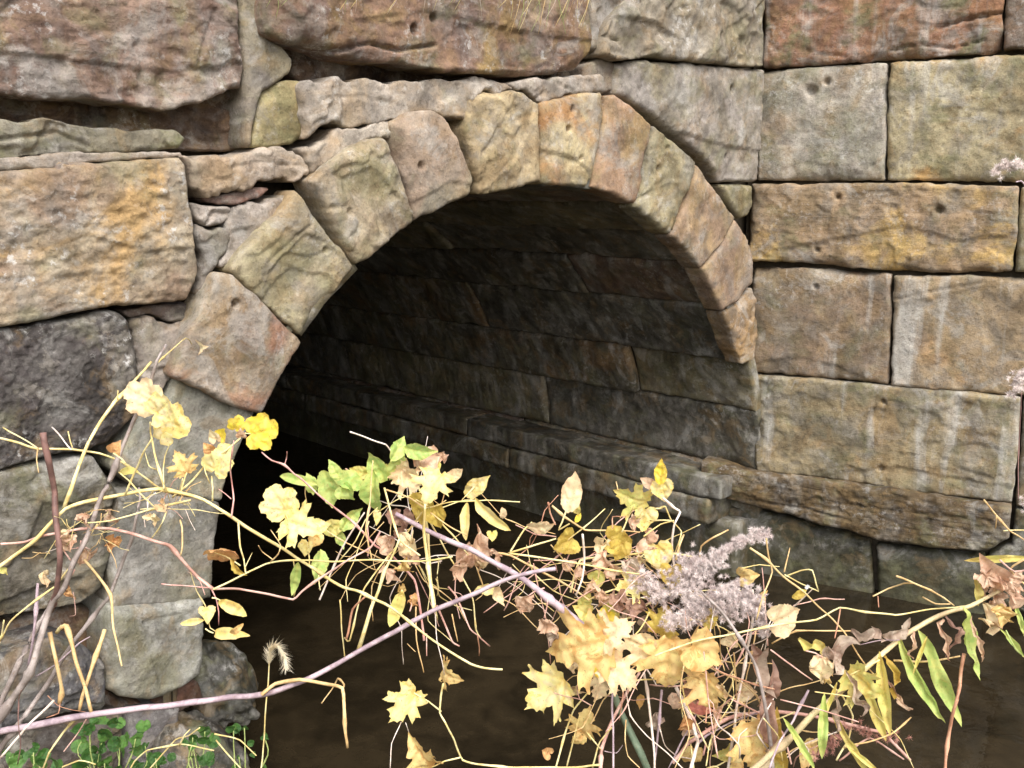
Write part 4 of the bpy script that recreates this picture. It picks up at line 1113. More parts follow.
stem(Cc, [(212, 590), (216, 600), (218, 612), (218, 625)], .9, .5, 'k'); stem(Cc, [(212, 588), (190, 586), (172, 585), (162, 584)], .7, .9, 'k')
stem(Cc, [(232, 518), (234, 500), (232, 484), (230, 468), (232, 452), (234, 440)], 1.2, .7, 'k'); stem(Cc, [(231, 498), (224, 492), (218, 488)], .7, .4, 'k')
stem(Cc, [(238, 522), (240, 546), (244, 560), (246, 572)], 1.1, .9, 'y'); stem(Cc, [(245, 566), (249, 558), (252, 552)], .6, .4, 'y')
stem(Cc, [(272, 560), (262, 552), (258, 545)], .7, .5, 't'); stem(Cc, [(270, 562), (278, 554), (280, 545), (270, 530)], 1, .6, 't')
stem(Cc, [(130, 470), (140, 560), (128, 600)], .01, .01, 'y') if False else None
leaf(Cc, 'round', 143, 397, 38, 300, 'C', .35, .15, tilt=10, roll=10); leaf(Cc, 'round', 161, 409, 34, 60, 'Y', .3, .2); leaf(Cc, 'round', 170, 423, 40, 110, 'Y', .35, .15, tilt=15, asp=1.1)
leaf(Cc, 'heart', 116, 448, 19, 30, 'O', .6, .4, to=(126, 464)); leaf(Cc, 'maple', 183, 465, 27, 330, 'YO', .4, .3, to=(180, 494)); leaf(Cc, 'round', 219, 461, 36, 30, 'Y', .3, .2, tilt=5)
leaf(Cc, 'heart', 208, 448, 15, 320, 'O', .6, .4); leaf(Cc, 'heart', 214, 436, 17, 340, 'C', .5, .4); leaf(Cc, 'heart', 222, 434, 18, 40, 'YY', .4, .3); leaf(Cc, 'round', 237, 424, 19, 20, 'YY', .4, .3); leaf(Cc, 'heart', 241, 434, 14, 0, 'P', .5, .4)
leaf(Cc, 'round', 262, 432, 37, 80, 'YY', .35, .2, to=(238, 436), tilt=8, roll=-8)
leaf(Cc, 'lance', 127, 471, 22, 270, 'GY', .5, .4, asp=2.4); leaf(Cc, 'disc', 222, 551, 37, 90, 'O', .4, .3, tilt=0, roll=62, to=(240, 566)); leaf(Cc, 'lance', 236, 568, 26, 125, 'OL', .5, .4, asp=2.0)
for x, y, s_, c in ((70, 540, 22, 'P'), (84, 520, 18, 'P'), (112, 516, 20, 'P'), (115, 541, 20, 'O'), (152, 518, 16, 'C'), (92, 554, 18, 'P'), (65, 534, 12, 'C'), (165, 506, 14, 'C')):
    crumple(Cc, x, y, s_, c)
leaf(Cc, 'round', 280, 503, 38, 330, 'Y', .3, .2, tilt=5, roll=5, to=(298, 530)); leaf(Cc, 'maple', 297, 524, 42, 110, 'Y', .4, .3, tilt=15); leaf(Cc, 'heart', 320, 528, 24, 70, 'Y', .5, .4); leaf(Cc, 'heart', 315, 540, 20, 200, 'YO', .5, .4); leaf(Cc, 'heart', 306, 548, 20, 190, 'Y', .5, .3, to=(310, 566))
leaf(Cc, 'lance', 233, 608, 34, 120, 'Y', .6, .5, asp=2.2, to=(212, 598)); leaf(Cc, 'lance', 228, 634, 44, 95, 'Y', .5, .5, asp=1.6, to=(206, 628)); leaf(Cc, 'heart', 207, 613, 22, 180, 'Y', .6, .5, tilt=35); leaf(Cc, 'lance', 192, 622, 24, 260, 'Y', .5, .4, asp=1.8); leaf(Cc, 'lance', 236, 630, 20, 50, 'YO', .6, .5, asp=2)
stem(Cc, [(190, 566), (196, 590), (206, 606), (210, 628), (226, 636)], .7, .6, 'y'); stem(Cc, [(205, 595), (200, 580), (188, 572)], .6, .4, 'p')
tangle(Cc, [(160, 500), (90, 530), (110, 520), (170, 495), (60, 545)], 26, 14, 46, [20, 70, 120, 200, 260, 310], 1.0, 1.08, 'yyyptw', (.4, .8))

# 4. sprig of green leaflets
Gs = plant('leafy_sprig', 420, 700, 1.3, 'sprig of drooping green pointed leaflets before the black tunnel mouth', 'sprig')
stem(Gs, [(262, 452), (272, 460), (284, 465), (294, 474), (300, 478), (316, 492), (328, 502), (340, 512), (352, 522), (376, 546), (392, 556), (414, 580), (424, 640)], .9, 1.6, 'k', 'stem')
stem(Gs, [(284, 465), (286, 458), (287, 452)], .7, .4, 'k'); stem(Gs, [(306, 486), (306, 494), (308, 504)], .6, .4, 't')
stem(Gs, [(346, 468), (356, 474), (366, 478), (374, 482), (372, 500), (368, 520), (368, 556)], .9, 1.0, 'p', 'stem'); stem(Gs, [(351, 432), (366, 438), (386, 445), (392, 452), (404, 452), (420, 458), (432, 470)], 1.1, 1.0, 'w', 'stem')
for kd, x, y, s_, an, c, cu in (('lance', 296, 479, 42, 285, 'G', .4), ('ovate', 311, 485, 26, 160, 'G', .5), ('ovate', 329, 488, 42, 165, 'G', .4), ('ovate', 335, 471, 26, 330, 'G', .5), ('ovate', 350, 481, 40, 110, 'G', .5), ('heart', 347, 492, 24, 150, 'G', .4),
        ('ovate', 378, 466, 40, 345, 'G', .4), ('heart', 380, 474, 28, 200, 'GY', .4), ('ovate', 373, 493, 50, 188, 'G', .4), ('ovate', 361, 472, 28, 280, 'GY', .5), ('ovate', 398, 449, 32, 35, 'G', .3), ('ovate', 396, 468, 38, 195, 'G', .5), ('ovate', 419, 451, 36, 95, 'G', .5),
        ('ovate', 319, 566, 36, 195, 'G', .3), ('lance', 296, 577, 40, 195, 'G', .4), ('ovate', 332, 528, 34, 250, 'GY', .5), ('ovate', 350, 519, 32, 45, 'G', .4), ('ovate', 340, 538, 22, 160, 'G', .5), ('ovate', 435, 466, 22, 10, 'GY', .6)):
    leaf(Gs, kd, x, y, s_, an, c, cu, .45, asp=1.5 if kd == 'lance' else 1.1)
leaf(Gs, 'heart', 423, 460, 36, 250, 'P', .8, .4, crump=.4); leaf(Gs, 'ovate', 442, 457, 26, 90, 'P', .8, .5, crump=.7); leaf(Gs, 'maple', 408, 478, 34, 130, 'C', .7, .4, crump=.4)
stem(Gs, [(320, 590), (319, 570)], .8, .6, 'y'); stem(Gs, [(294, 596), (296, 580), (293, 560)], .8, .6, 'y')

# 5. central tangle with long grey cane
T = plant('grape_vine', 660, 900, 1.2, 'dense tangle of pale twigs on a thick grey cane with large pointed yellow leaves', 'vine')
stem(T, [(396, 514), (420, 526), (448, 540), (470, 550), (498, 564), (524, 580), (550, 600), (574, 618), (592, 634), (600, 650), (606, 672)], 2.2, 3.6, 'l', 'stem')
stem(T, [(606, 672), (612, 688), (622, 714), (633, 738), (642, 756), (656, 790), (676, 840)], 3.6, 4.4, 'n', 'stem', nodes=False, wob=.3)
for p, r, c in (
    ([(425, 508), (410, 530), (388, 556), (360, 596), (350, 640), (344, 638)], 1.2, 'y'), ([(424, 508), (440, 540), (470, 590), (476, 630), (482, 640)], 1.1, 'y'),
    ([(426, 512), (400, 540), (372, 572), (330, 602), (296, 640)], .0, 'y'), ([(415, 500), (440, 508), (464, 500), (478, 500)], .8, 'y'),
    ([(474, 486), (462, 500)], .8, 'y'), ([(340, 600), (342, 630), (345, 660)], 1.0, 'y'), ([(372, 560), (366, 530), (370, 500), (374, 460)], 1.0, 't'),
    ([(378, 512), (400, 498), (420, 492)], .8, 'y'), ([(384, 488), (392, 520), (400, 540), (420, 556)], 1.3, 'y'), ([(386, 490), (410, 498), (440, 520), (466, 536)], 1.1, 't'),
    ([(340, 560), (356, 540), (366, 520), (378, 508)], .9, 'y'), ([(320, 600), (332, 570), (346, 540), (364, 512)], 1.2, 'w'),
    ([(424, 508), (452, 502), (486, 500), (520, 502)], .8, 'y'), ([(422, 500), (452, 534), (468, 556)], 1.2, 'y'),
    ([(448, 586), (456, 596), (470, 630), (478, 636), (490, 646)], 1.1, 'p'), ([(478, 636), (479, 656)], .8, 'b'), ([(416, 606), (417, 640), (424, 672)], 1.0, 't'), ([(408, 644), (416, 652)], .6, 't'),
    ([(346, 640), (352, 610), (366, 596)], 1.5, 'b'), ([(452, 614), (458, 642)], 1.0, 't'), ([(427, 634), (427, 656)], .9, 'p'),
    ([(425, 512), (430, 560), (434, 600), (438, 620)], 1.6, 'y'), ([(504, 610), (510, 600), (518, 574), (530, 560)], .8, 'p'),
    ([(510, 552), (524, 530), (532, 522)], 1.2, 'y'), ([(508, 553), (530, 546), (556, 538)], 1.2, 'y'), ([(510, 553), (560, 560), (600, 568), (640, 574)], 1.2, 'y'),
    ([(488, 550), (510, 556), (560, 580), (590, 600)], 1.5, 't'), ([(552, 506), (565, 518), (585, 530), (610, 530), (640, 532)], 1.3, 't'), ([(548, 502), (550, 512), (556, 524)], 1.3, 'b'),
    ([(568, 506), (562, 522), (558, 530), (570, 524)], 1.2, 'y'), ([(582, 534), (584, 560), (582, 580), (576, 596)], 1.5, 'w'), ([(570, 592), (580, 560), (610, 556), (660, 552), (690, 556), (706, 562)], 1.5, 'y'),
    ([(612, 528), (612, 516), (626, 517)], .9, 'b'), ([(616, 482), (618, 490)], .8, 't'), ([(622, 532), (628, 518), (634, 505)], 1.1, 'y'),
    ([(663, 498), (674, 508), (680, 512), (674, 526), (672, 548), (674, 570), (670, 600)], 1.6, 'w'), ([(646, 510), (660, 508), (666, 506), (672, 520), (682, 530), (680, 540), (672, 560)], 1.1, 'y'),
    ([(650, 520), (664, 520), (674, 520)], 1, 'y'), ([(644, 536), (660, 524), (672, 520)], 1, 'y'), ([(676, 560), (680, 544), (684, 535)], 1.6, 't'), ([(700, 560), (702, 546), (716, 536), (728, 530)], 1.3, 't'),
    ([(612, 686), (613, 720), (613, 770), (613, 820)], 1.5, 'l'), ([(644, 672), (650, 710), (655, 770), (658, 820)], 1.7, 'w'), ([(662, 690), (660, 720), (656, 750), (652, 800)], 1.6, 'l'),
    ([(676, 688), (686, 708), (696, 735), (698, 744), (690, 770), (680, 810)], 2.0, 'w'), ([(698, 744), (706, 736), (730, 724), (760, 712)], 1.2, 'l'), ([(600, 770), (601, 750), (612, 720), (632, 684), (640, 672)], 1.9, 'p'),
    ([(586, 732), (594, 742), (601, 750)], 1.0, 'y'), ([(604, 744), (584, 780)], .0, 'y'), ([(592, 768), (600, 742), (612, 728)], 1.2, 'y'), ([(556, 768), (566, 730), (574, 710), (590, 690)], 1.3, 'y'), ([(566, 768), (574, 736), (580, 714)], 1.1, 'y'),
    ([(624, 688), (622, 706), (620, 720)], .8, 'b'), ([(626, 720), (625, 740), (628, 756), (640, 768)], .8, 't'), ([(604, 750), (616, 752), (622, 744)], .6, 'l'),
    ([(666, 678), (640, 680), (620, 686)], 1.0, 'y'), ([(560, 650), (588, 640), (598, 636)], .6, 'y'), ([(700, 700), (694, 720), (680, 744), (668, 768)], .9, 'l'),
    ([(704, 742), (714, 722), (740, 706), (758, 698)], .0, 'y'), ([(690, 742), (720, 722), (740, 715), (770, 712), (800, 714), (840, 722), (880, 732), (890, 740), (910, 760)], 2.0, 'p'), ([(672, 762), (690, 742)], 2.4, 'p'),
    ([(734, 652), (736, 700), (740, 720)], 1.0, 't'), ([(650, 612), (640, 630), (620, 650), (600, 668)], 1.0, 'y'), ([(590, 600), (612, 590), (640, 584), (670, 590)], 1.0, 'y')):
    if r > 0:
        stem(T, p, r, r * .75, c, 'stem' if r >= 1.9 else 'twig')
for kd, x, y, s_, an, c, cu in (
    ('maple', 584, 646, 74, 255, 'YO', .35), ('maple', 552, 690, 56, 235, 'Y', .3), ('maple', 612, 634, 46, 60, 'C', .5), ('heart', 597, 667, 24, 170, 'YY', .4), ('maple', 618, 672, 48, 130, 'C', .5), ('maple', 600, 684, 30, 200, 'C', .5),
    ('heart', 609, 611, 32, 20, 'GY', .4), ('heart', 606, 618, 22, 200, 'YY', .4), ('heart', 583, 612, 24, 300, 'GY', .5), ('heart', 641, 645, 42, 290, 'C', .4), ('maple', 668, 660, 62, 185, 'YO', .4), ('heart', 702, 652, 58, 122, 'YO', .5),
    ('maple', 663, 622, 36, 20, 'OL', .4), ('heart', 672, 646, 34, 90, 'YO', .6), ('maple', 706, 690, 44, 160, 'YO', .5), ('heart', 711, 618, 26, 100, 'OL', .4), ('maple', 584, 724, 34, 20, 'YO', .5), ('heart', 578, 740, 20, 220, 'YO', .6),
    ('heart', 546, 752, 15, 300, 'O', .6), ('lance', 465, 520, 42, 175, 'Y', .3), ('ovate', 476, 487, 40, 52, 'Y', .25), ('lance', 490, 516, 54, 128, 'Y', .4), ('maple', 434, 484, 42, 200, 'Y', .4), ('ovate', 455, 476, 26, 60, 'C', .7),
    ('heart', 424, 507, 40, 190, 'OL', .3), ('heart', 436, 516, 30, 170, 'OL', .3), ('ovate', 377, 516, 18, 185, 'Y', .4), ('heart', 492, 536, 13, 180, 'GY', .4), ('ovate', 503, 514, 16, 170, 'C', .7),
    ('ovate', 541, 527, 34, 80, 'C', .6), ('heart', 566, 543, 36, 250, 'OL', .4), ('heart', 617, 541, 38, 100, 'OL', .4), ('heart', 620, 550, 26, 200, 'OL', .4), ('ovate', 572, 494, 48, 10, 'C', .5), ('ovate', 576, 508, 20, 170, 'GY', .4),
    ('maple', 635, 499, 40, 290, 'GY', .35), ('heart', 643, 518, 34, 180, 'Y', .4), ('ovate', 661, 472, 28, 5, 'YY', .3), ('heart', 663, 490, 28, 170, 'Y', .4), ('ovate', 649, 484, 24, 300, 'P', .6), ('heart', 598, 577, 22, 60, 'GY', .5),
    ('heart', 659, 556, 38, 170, 'Y', .4), ('maple', 632, 586, 36, 250, 'Y', .4), ('heart', 672, 576, 30, 180, 'OL', .4), ('ovate', 585, 600, 26, 20, 'GY', .5), ('heart', 612, 632, 18, 180, 'YY', .4),
    ('heart', 784, 618, 46, 70, 'C', .4), ('maple', 752, 742, 56, 170, 'YO', .4), ('heart', 725, 752, 28, 250, 'GY', .5), ('heart', 746, 692, 24, 90, 'C', .6), ('heart', 762, 718, 15, 200, 'O', .5), ('ovate', 758, 600, 30, 60, 'YO', .5),
    ('heart', 747, 576, 26, 80, 'YO', .5), ('ovate', 800, 594, 18, 60, 'OL', .6), ('heart', 676, 702, 22, 200, 'P', .6), ('ovate', 700, 708, 30, 110, 'R', .6), ('ovate', 578, 518, 12, 30, 'YY', .4)):
    leaf(T, kd, x, y, s_ * (.92 if s_ > 30 else 1), an, c, cu, .35, d=1.14 if s_ > 40 else None, asp=1.6 if kd == 'lance' else 1.05)
for x, y, s_, c in ((393, 516, 24, 'B'), (404, 520, 24, 'B'), (398, 532, 20, 'B'), (392, 545, 24, 'P'), (410, 543, 24, 'C'), (412, 558, 20, 'P'), (476, 546, 32, 'P'), (466, 556, 30, 'P'), (488, 552, 26, 'P'), (460, 568, 26, 'P'), (480, 562, 24, 'C'), (498, 560, 20, 'P'),
        (405, 566, 18, 'YO'), (388, 574, 22, 'P'), (400, 590, 14, 'YO'), (600, 545, 20, 'C'), (605, 560, 24, 'P'), (616, 570, 22, 'P'), (630, 566, 22, 'PG'), (645, 548, 20, 'P'), (590, 588, 24, 'P'), (602, 598, 22, 'P'), (620, 602, 24, 'B'), (636, 606, 22, 'B'),
        (632, 524, 18, 'P'), (650, 536, 18, 'P'), (624, 618, 18, 'PG'), (648, 624, 20, 'PG'), (690, 690, 22, 'B'), (694, 672, 24, 'P'), (690, 728, 20, 'P'), (686, 722, 18, 'O'), (714, 716, 20, 'P'), (655, 722, 20, 'PG'), (700, 664, 16, 'B'), (570, 664, 18, 'C'), (576, 690, 18, 'C'),
        (580, 574, 18, 'P'), (568, 566, 16, 'P'), (722, 690, 18, 'C'), (640, 560, 16, 'C')):
    crumple(T, x, y, s_, c)
T2 = plant('dead_vine', 560, 880, 1.32, 'mesh of thin dead stalks and petioles filling the middle of the tangle', 'vine')
tangle(T2, [(425, 510), (400, 540), (380, 530), (440, 560), (410, 570), (470, 560)], 27, 40, 110, [25, 60, 100, 160, 200, 250, 300], 1.2, 1.38, 'ytpptww', (.45, .9), (325, 455, 560, 650))
tangle(T2, [(560, 545), (600, 560), (640, 560), (520, 560), (580, 590), (620, 600), (660, 590)], 46, 36, 110, [40, 75, 105, 140, 220, 260, 290, 320], 1.16, 1.36, 'yyttppwb', (.45, .95), (500, 500, 750, 700))
T3 = plant('dead_vine', 720, 900, 1.28, 'thicket of bent straw and pink stalks low on the right below the fluffy seed heads', 'vine')
tangle(T3, [(690, 650), (720, 670), (660, 680), (740, 700), (700, 720), (650, 640), (760, 640), (600, 700)], 46, 40, 130, [10, 60, 110, 150, 180, 200, 250, 330, 350], 1.1, 1.36, 'yttpppwb', (.5, 1.1), (560, 590, 880, 800))
tangle(T3, [(700, 760), (740, 750), (780, 760), (830, 750)], 24, 40, 110, [0, 30, 330, 60, 300], 1.1, 1.25, 'yytpw', (.6, 1.3), (600, 650, 900, 800))
for kd, x, y, s_, an, c in (('heart', 690, 755, 30, 200, 'YO'), ('ovate', 735, 770, 40, 20, 'YO'), ('heart', 770, 760, 34, 140, 'C'), ('ovate', 808, 752, 36, 200, 'YO'), ('ovate', 640, 700, 18, 180, 'YO'), ('heart', 730, 640, 22, 130, 'C')):
    leaf(T3, kd, x, y, s_, an, c, .5)

# 6. goldenrod gone to seed, in the middle
S = plant('goldenrod', 775, 900, 1.16, 'withered goldenrod stalk carrying grey lilac fluffy seed plumes in the centre right', 'wildflower')
stem(S, [(700, 590), (722, 612), (742, 640), (756, 668), (764, 700), (770, 740), (776, 800), (782, 860)], 1.6, 3.0, 'g', 'stem')
stem(S, [(752, 590), (752, 620), (746, 660), (738, 700), (728, 770)], 1.6, 1.8, 'w', 'stem')
fluff(S, [(704, 562), (722, 552), (736, 544), (752, 537), (766, 535)], 7, 130, 34, FL, 1.15)
fluff(S, [(722, 553), (716, 560), (722, 566)], 6, 40, 34, FL, 1.15)
fluff(S, [(678, 562), (700, 572), (690, 588), (676, 586), (706, 566)], 17, 330, 30, FL, 1.17)
fluff(S, [(712, 600), (730, 592), (746, 594), (754, 604), (722, 610)], 14, 300, 32, FL, 1.14)
fluff(S, [(756, 600), (760, 618), (764, 634)], 7, 70, 30, FL, 1.14)
fluff(S, [(690, 600), (700, 610)], 12, 120, 30, FL, 1.16)
fluff(S, [(640, 574), (650, 586), (664, 596)], 12, 130, 28, FL, 1.18)
fluff(S, [(668, 622), (684, 616), (690, 626)], 10, 100, 28, FL, 1.16)
for kd, x, y, s_, an, c in (('lance', 764, 672, 60, 160, 'PG'), ('lance', 772, 690, 54, 185, 'B'), ('lance', 768, 720, 70, 176, 'B'), ('lance', 778, 744, 60, 170, 'OL'), ('lance', 760, 732, 56, 190, 'PG'), ('lance', 758, 660, 44, 150, 'B'), ('lance', 780, 770, 60, 160, 'GY')):
    leaf(S, kd, x, y, s_, an, c, .8, .5, asp=1.5, crump=.35)

# 7. right-hand plant with hanging narrow leaves
R_ = plant('willowherb', 700, 860, 1.08, 'slanting straw coloured stalk on the right hung with long narrow green leaves', 'wildflower')
stem(R_, [(700, 830), (740, 782), (786, 742), (812, 716), (840, 692), (866, 668), (896, 642), (926, 622), (950, 612), (972, 606), (1000, 590), (1030, 574), (1060, 560)], 3.6, 1.7, 's', 'stem')
for x, y, s_, an, c, asp in ((920, 682, 96, 150, 'G', 1.0), (938, 676, 104, 156, 'G', 1.25), (970, 642, 74, 172, 'G', 1.4), (884, 694, 82, 172, 'GY', 1.3), (876, 714, 60, 160, 'GY', 1.5), (1014, 644, 40, 138, 'G', 1.2), (978, 592, 30, 172, 'GY', 2.6), (1002, 559, 66, 88, 'GY', 1.0),
        (823, 728, 66, 182, 'G', 1.3), (852, 746, 74, 146, 'GY', 1.0), (866, 762, 40, 130, 'GY', 1.2), (955, 634, 46, 182, 'B', 1.0), (945, 640, 48, 165, 'P', .9), (980, 642, 44, 165, 'P', 1.0), (893, 678, 52, 165, 'OL', 1.2), (915, 645, 36, 190, 'P', 1.1), (920, 655, 40, 200, 'GY', .9),
        (860, 700, 60, 155, 'PG', .9), (842, 720, 50, 170, 'PG', 1.0), (902, 700, 50, 140, 'P', .8), (830, 700, 40, 200, 'GY', 1.0), (1020, 620, 40, 160, 'G', 1.2), (800, 744, 60, 150, 'G', 1.0)):
    leaf(R_, 'lance', x, y, s_, an, c, .18 if c in ('G', 'GY') else .7, .5, asp=asp * .68, roll=prnd.uniform(-35, 35), tilt=prnd.uniform(-8, 8), crump=0 if c in ('G', 'GY') else .5)
for x, y, s_, an, c in ((838, 650, 50, 60, 'PG'), (868, 636, 40, 95, 'PG'), (900, 630, 40, 80, 'PG'), (836, 664, 36, 200, 'PG'), (815, 648, 40, 120, 'GY')):
    leaf(R_, 'lance', x, y, s_, an, c, 1.0, .6, asp=1.7, crump=.6)
leaf(R_, 'maple', 862, 682, 44, 120, 'GY', .5, .4, to=(880, 660)); crumple(R_, 822, 668, 32, 'C', (806, 650)); crumple(R_, 826, 676, 24, 'YO')
for x, y, s_ in ((990, 578, 36), (1004, 584, 40), (1012, 600, 30), (996, 598, 30), (1018, 580, 30), (984, 590, 20)):
    crumple(R_, x, y, s_ * .75, 'P', ang=prnd.uniform(130, 230))
leaf(R_, 'lance', 1000, 580, 60, 140, 'P', .4, .9, asp=2.0, crump=.3); crumple(R_, 990, 622, 34, 'C'); crumple(R_, 1002, 616, 26, 'YO')
fluff(R_, [(812, 762), (836, 740), (846, 728), (880, 736), (900, 738)], 7, 70, 20, ((200, 150, 136), (170, 120, 108)), 1.12)
for p, r, c in (([(655, 656), (700, 640), (740, 632), (784, 624), (816, 620), (840, 608), (866, 612), (896, 615), (930, 609), (956, 607), (972, 606)], 1.3, 'y'), ([(750, 548), (766, 560), (784, 576), (804, 592), (826, 612), (844, 632), (858, 654), (872, 672), (900, 700)], 1.3, 't'),
        ([(766, 538), (768, 556), (772, 572), (762, 596), (756, 620)], 1.0, 't'), ([(784, 576), (800, 570), (812, 570), (818, 590)], 1.0, 'y'), ([(784, 574), (802, 584), (818, 592)], .9, 'y'), ([(784, 572), (788, 556), (790, 548)], 1.0, 't'), ([(742, 568), (760, 564), (780, 566)], .7, 'y'),
        ([(840, 608), (838, 620), (835, 638)], 1.1, 'b'), ([(897, 576), (912, 582), (930, 590), (944, 598), (954, 606)], 1.2, 't'), ([(873, 596), (888, 588), (904, 583), (914, 583)], 1.1, 't'), ([(878, 596), (879, 607)], .8, 'b'), ([(923, 597), (936, 604), (950, 604)], 1.1, 't'),
        ([(894, 660), (920, 662), (940, 660), (960, 656)], 1.5, 't'), ([(964, 654), (960, 680), (956, 700), (948, 740), (944, 790)], 2.0, 'b'), ([(984, 500), (996, 514), (1010, 530), (1024, 540), (1040, 552)], 1.2, 't'), ([(996, 516), (996, 528)], .9, 't'), ([(1004, 531), (1030, 530)], .9, 'y'),
        ([(770, 650), (800, 672), (812, 680)], 1.0, 'p'), ([(860, 645), (880, 640), (900, 640)], .7, 'l'), ([(808, 690), (794, 720), (780, 740), (770, 768)], 1.6, 'l'), ([(780, 700), (830, 712), (860, 722)], .9, 'p'), ([(815, 692), (860, 700), (900, 740), (915, 770)], .7, 'y'),
        ([(1024, 560), (1010, 570), (1030, 590)], 1.4, 't'), ([(1000, 560), (1014, 572), (1040, 568)], 1.3, 'p'), ([(1006, 630), (1016, 650), (1022, 656)], 1.0, 'e')):
    stem(R_, p, r, r * .75, c, 'twig')
fluff(R_, [(806, 586), (808, 588)], 2, 6, 30, ((240, 240, 240), (230, 230, 230)), 1.06, hl=2)

# tall goldenrod at the right edge, mostly outside the frame
S2 = plant('goldenrod', 1090, 900, 1.0, 'pale pinkish seed plumes poking in at the right edge beside the wing wall', 'wildflower')
stem(S2, [(1092, 900), (1080, 700), (1066, 500), (1052, 380), (1044, 260), (1036, 190)], 3.0, 1.2, 'l', 'stem')
fluff(S2, [(996, 172), (1004, 167), (1014, 165), (1026, 168), (1036, 176)], 6, 80, 34, ((238, 228, 222), (220, 206, 200)), 1.0)
fluff(S2, [(1016, 390), (1018, 380), (1026, 374), (1040, 378)], 7, 90, 34, ((238, 228, 222), (220, 206, 200)), 1.0)
fluff(S2, [(1030, 500), (1040, 520)], 8, 60, 30, ((238, 228, 222), (220, 206, 200)), 1.0)
stem(S2, [(1022, 392), (1019, 440), (1018, 500)], .7, .6, 'r', 'twig'); stem(S2, [(1016, 182), (1024, 184), (1044, 262)], .8, 1.0, 'l', 'twig'); stem(S2, [(1034, 380), (1050, 390)], 1, 1, 'l', 'twig'); stem(S2, [(1034, 512), (1064, 480)], 1, 1, 'l', 'twig')

# 8. bristly grass head
Fx = plant('foxtail_grass', 258, 900, 1.2, 'single thin grass stalk topped by a white bristly drooping seed head', 'grass')
stem(Fx, [(256, 900), (260, 800), (263, 755), (265, 715), (268, 685), (269, 662), (270, 654)], 1.1, .8, 'y', 'stem', nodes=False)
rg = np.random.default_rng(5); vv, ff = [], []
Q = catmull([wp(269, 664, 1.2), wp(270, 650, 1.2), wp(277, 646, 1.2), wp(284, 656, 1.2), wp(286, 668, 1.2)], .001); sc_ = 1.2 / FOC
for k in range(420):
    i_ = rg.integers(0, len(Q) - 1); c0 = Q[i_]; tg = Q[i_ + 1] - Q[i_]; tg /= np.linalg.norm(tg) + 1e-9
    dd_ = rg.normal(0, 1, 3); dd_ -= tg * (dd_ @ tg); dd_ = dd_ / np.linalg.norm(dd_) + tg * .9; dd_ /= np.linalg.norm(dd_)
    sd = np.cross(dd_, tg); sd /= np.linalg.norm(sd) + 1e-9
    ln = rg.uniform(6, 13) * sc_; b = len(vv)
    vv += [c0 - sd * .45 * sc_, c0 + sd * .45 * sc_, c0 + dd_ * ln]; ff.append((b, b + 1, b + 2))
    b = len(vv); vv += [c0 - sd * .9 * sc_, c0 + sd * .9 * sc_, c0 + dd_ * 2.6 * sc_ + tg * 1.5 * sc_]; ff.append((b, b + 1, b + 2))
tint(link('seed_head', vv, ff, M_STEM, Fx, False), ((244, 236, 214), (226, 212, 180)))

# 9. low green weeds on the bank under the wall
def weed(x0, x1, y0, y1, n, label, d, seed, sz=(9, 17)):
    o = plant('low_weed', (x0 + x1) / 2, y1 + 40, d, label, 'weed', 'low green weeds on the bank')
    rr_ = random.Random(seed)
    for k in range(n):
        x, y = rr_.uniform(x0, x1), rr_.uniform(y0, y1)
        q = d + rr_.uniform(-.08, .12)
        leaf(o, rr_.choice(('disc', 'disc', 'heart')), x, y, rr_.uniform(*sz), rr_.uniform(0, 360), rr_.choice(('D', 'D', 'L')), .3, .3, tilt=rr_.uniform(20, 60) * rr_.choice((-1, 1)), roll=rr_.uniform(-30, 30), d=q)
        if k % 3 == 0:
            stem(o, [(x, y, q), (x + rr_.uniform(-6, 6), y + 18, q), ((x0 + x1) / 2 + rr_.uniform(-14, 14), y1 + 40, d)], .7, 1.0, 'e', 'stem', d=d)
weed(76, 150, 716, 772, 46, 'bushy green weed with small round leaves below the pale block', 1.55, 1)
weed(8, 62, 742, 790, 28, 'darker green weed in the bottom left corner among bare stems', 1.45, 2)
weed(184, 216, 728, 762, 16, 'spindly green weed with yellowish stems just left of the foxtail', 1.5, 3, (8, 15))
weed(222, 270, 724, 768, 11, 'sparse small leaved weed straddling the foxtail stalk', 1.5, 4, (7, 11))
weed(146, 178, 752, 790, 14, 'small green weed peeping over the bottom edge under the lilac vine', 1.5, 5)
Wk = plant('dry_bramble', 130, 860, 1.4, 'thin yellow green arching runners at the foot of the jamb', 'bramble')
for p in ([(134, 800), (150, 768), (176, 740), (188, 736), (200, 728)], [(120, 790), (134, 762), (148, 750), (180, 744), (214, 750)], [(180, 745), (185, 735), (190, 730)], [(216, 740), (228, 754), (244, 772)], [(214, 734), (240, 740), (256, 756)], [(60, 768), (80, 760), (96, 764)]):
    stem(Wk, p, 1.1, .8, 'y', 'stem')

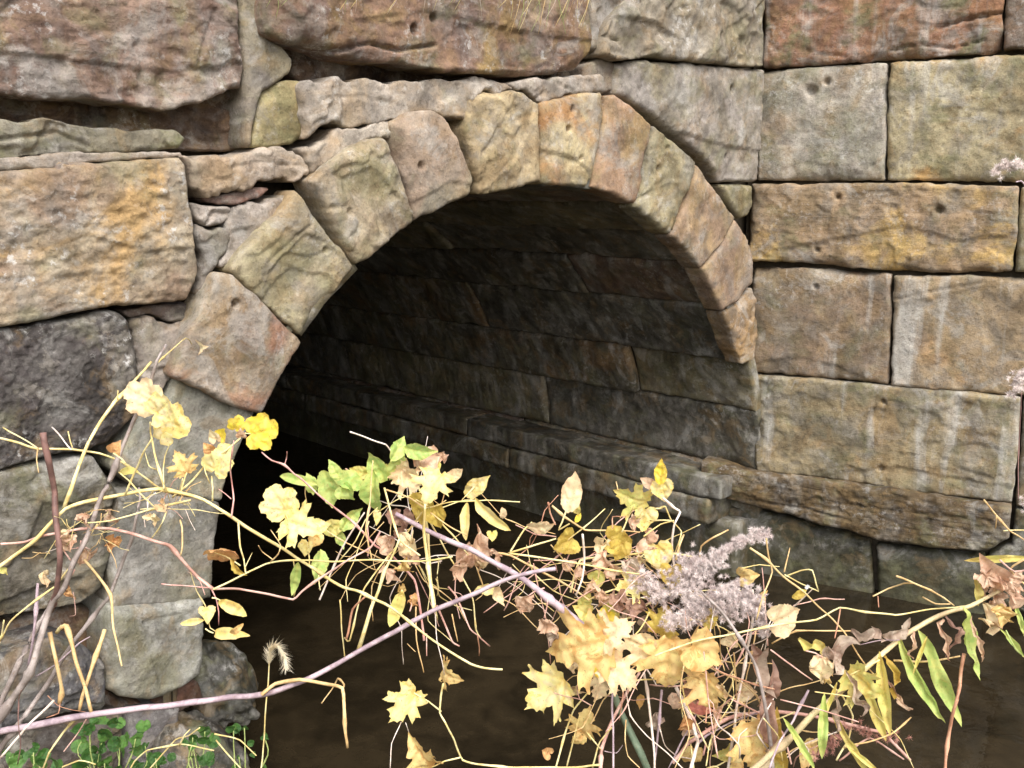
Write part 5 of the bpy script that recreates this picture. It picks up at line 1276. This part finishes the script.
# 10. grass roots hanging over the top block
for (x0, x1, n, lab, gs) in ((266, 300, 9, 'green and straw grass tuft hanging over the left end of the long top block', .6), (330, 420, 12, 'sparse dry rootlets trailing down the brown top block', .1), (430, 500, 12, 'pale dry grass wisps hanging in the middle of the top edge', .15), (505, 592, 28, 'thickest tuft of pale dry grass hanging over the right of the top block', .25)):
    q = FACE.un((x0 + x1) / 2, -30, .10); b = F.mp([q[0]], [q[1]], [.1])[0]
    o = empty('grass_tuft', tuple(b), lab, 'grass', 'grass hanging over the top block')
    for k in range(n):
        x = prnd.uniform(x0, x1); L = prnd.uniform(12, 42) if n < 20 else prnd.uniform(15, 60); y = -30; pts = []
        dx = prnd.uniform(-14, 14)
        for j in range(4):
            f_ = j / 3
            s0, z0 = FACE.un(x + dx * f_ * f_ + prnd.uniform(-2.5, 2.5), y + L * f_ * 1.15, .12)
            pts.append(F.mp([s0], [z0], [.105 + .03 * math.sin(f_ * 3)])[0])
        P = catmull(pts, .01); m = len(P); rr0 = prnd.uniform(.0006, .0012)
        v_, f2 = tube_geo(P, np.linspace(rr0, rr0 * .5, m), 4)
        bl = link('blade', v_, f2, M_STEM, o); tint(bl, TC['e'] if prnd.random() < gs else TC[prnd.choice('ywyt')])

# 11. rocks at the waterline
def rock(name, x, y, push, half, seed, cols, label, cat='rock', wet=True, r=.06):
    s0, z0 = FACE.un(x, y, push)
    c = F.mp([s0], [z0], [push])[0]
    rnd_ = random.Random(seed); a_ = rnd_.uniform(0, 3)
    ax = np.array([(math.cos(a_), math.sin(a_), .15), (-math.sin(a_), math.cos(a_), .1), (-.15, -.1, 1)]); ax /= np.linalg.norm(ax, axis=1)[:, None]
    o = rock_box(name, None, c, ax, half, r, seed, sp=.012, amp=.03, mat=M_WET if wet else M_STONE, freq=5, taper=.3)
    dress(o, *cols, moss=.6, strata=.1, k=.6)
    # origin at the base
    import mathutils
    zb = min(v.co.z for v in o.data.vertices); o.data.transform(mathutils.Matrix.Translation((-c[0], -c[1], -zb))); o.location = (c[0], c[1], zb)
    tag(o, label, cat)
    return o
rock('boulder', 226, 682, -.16, (.10, .09, .11), 5, ((78, 78, 66), (58, 56, 46), (70, 70, 44)), 'dark mossy boulder in the water just inside the left jamb')
rock('boulder', 190, 752, -.02, (.10, .12, .09), 6, ((74, 70, 62), (54, 50, 44), (70, 70, 44)), 'low dark stone at the foot of the left jamb behind the weeds')
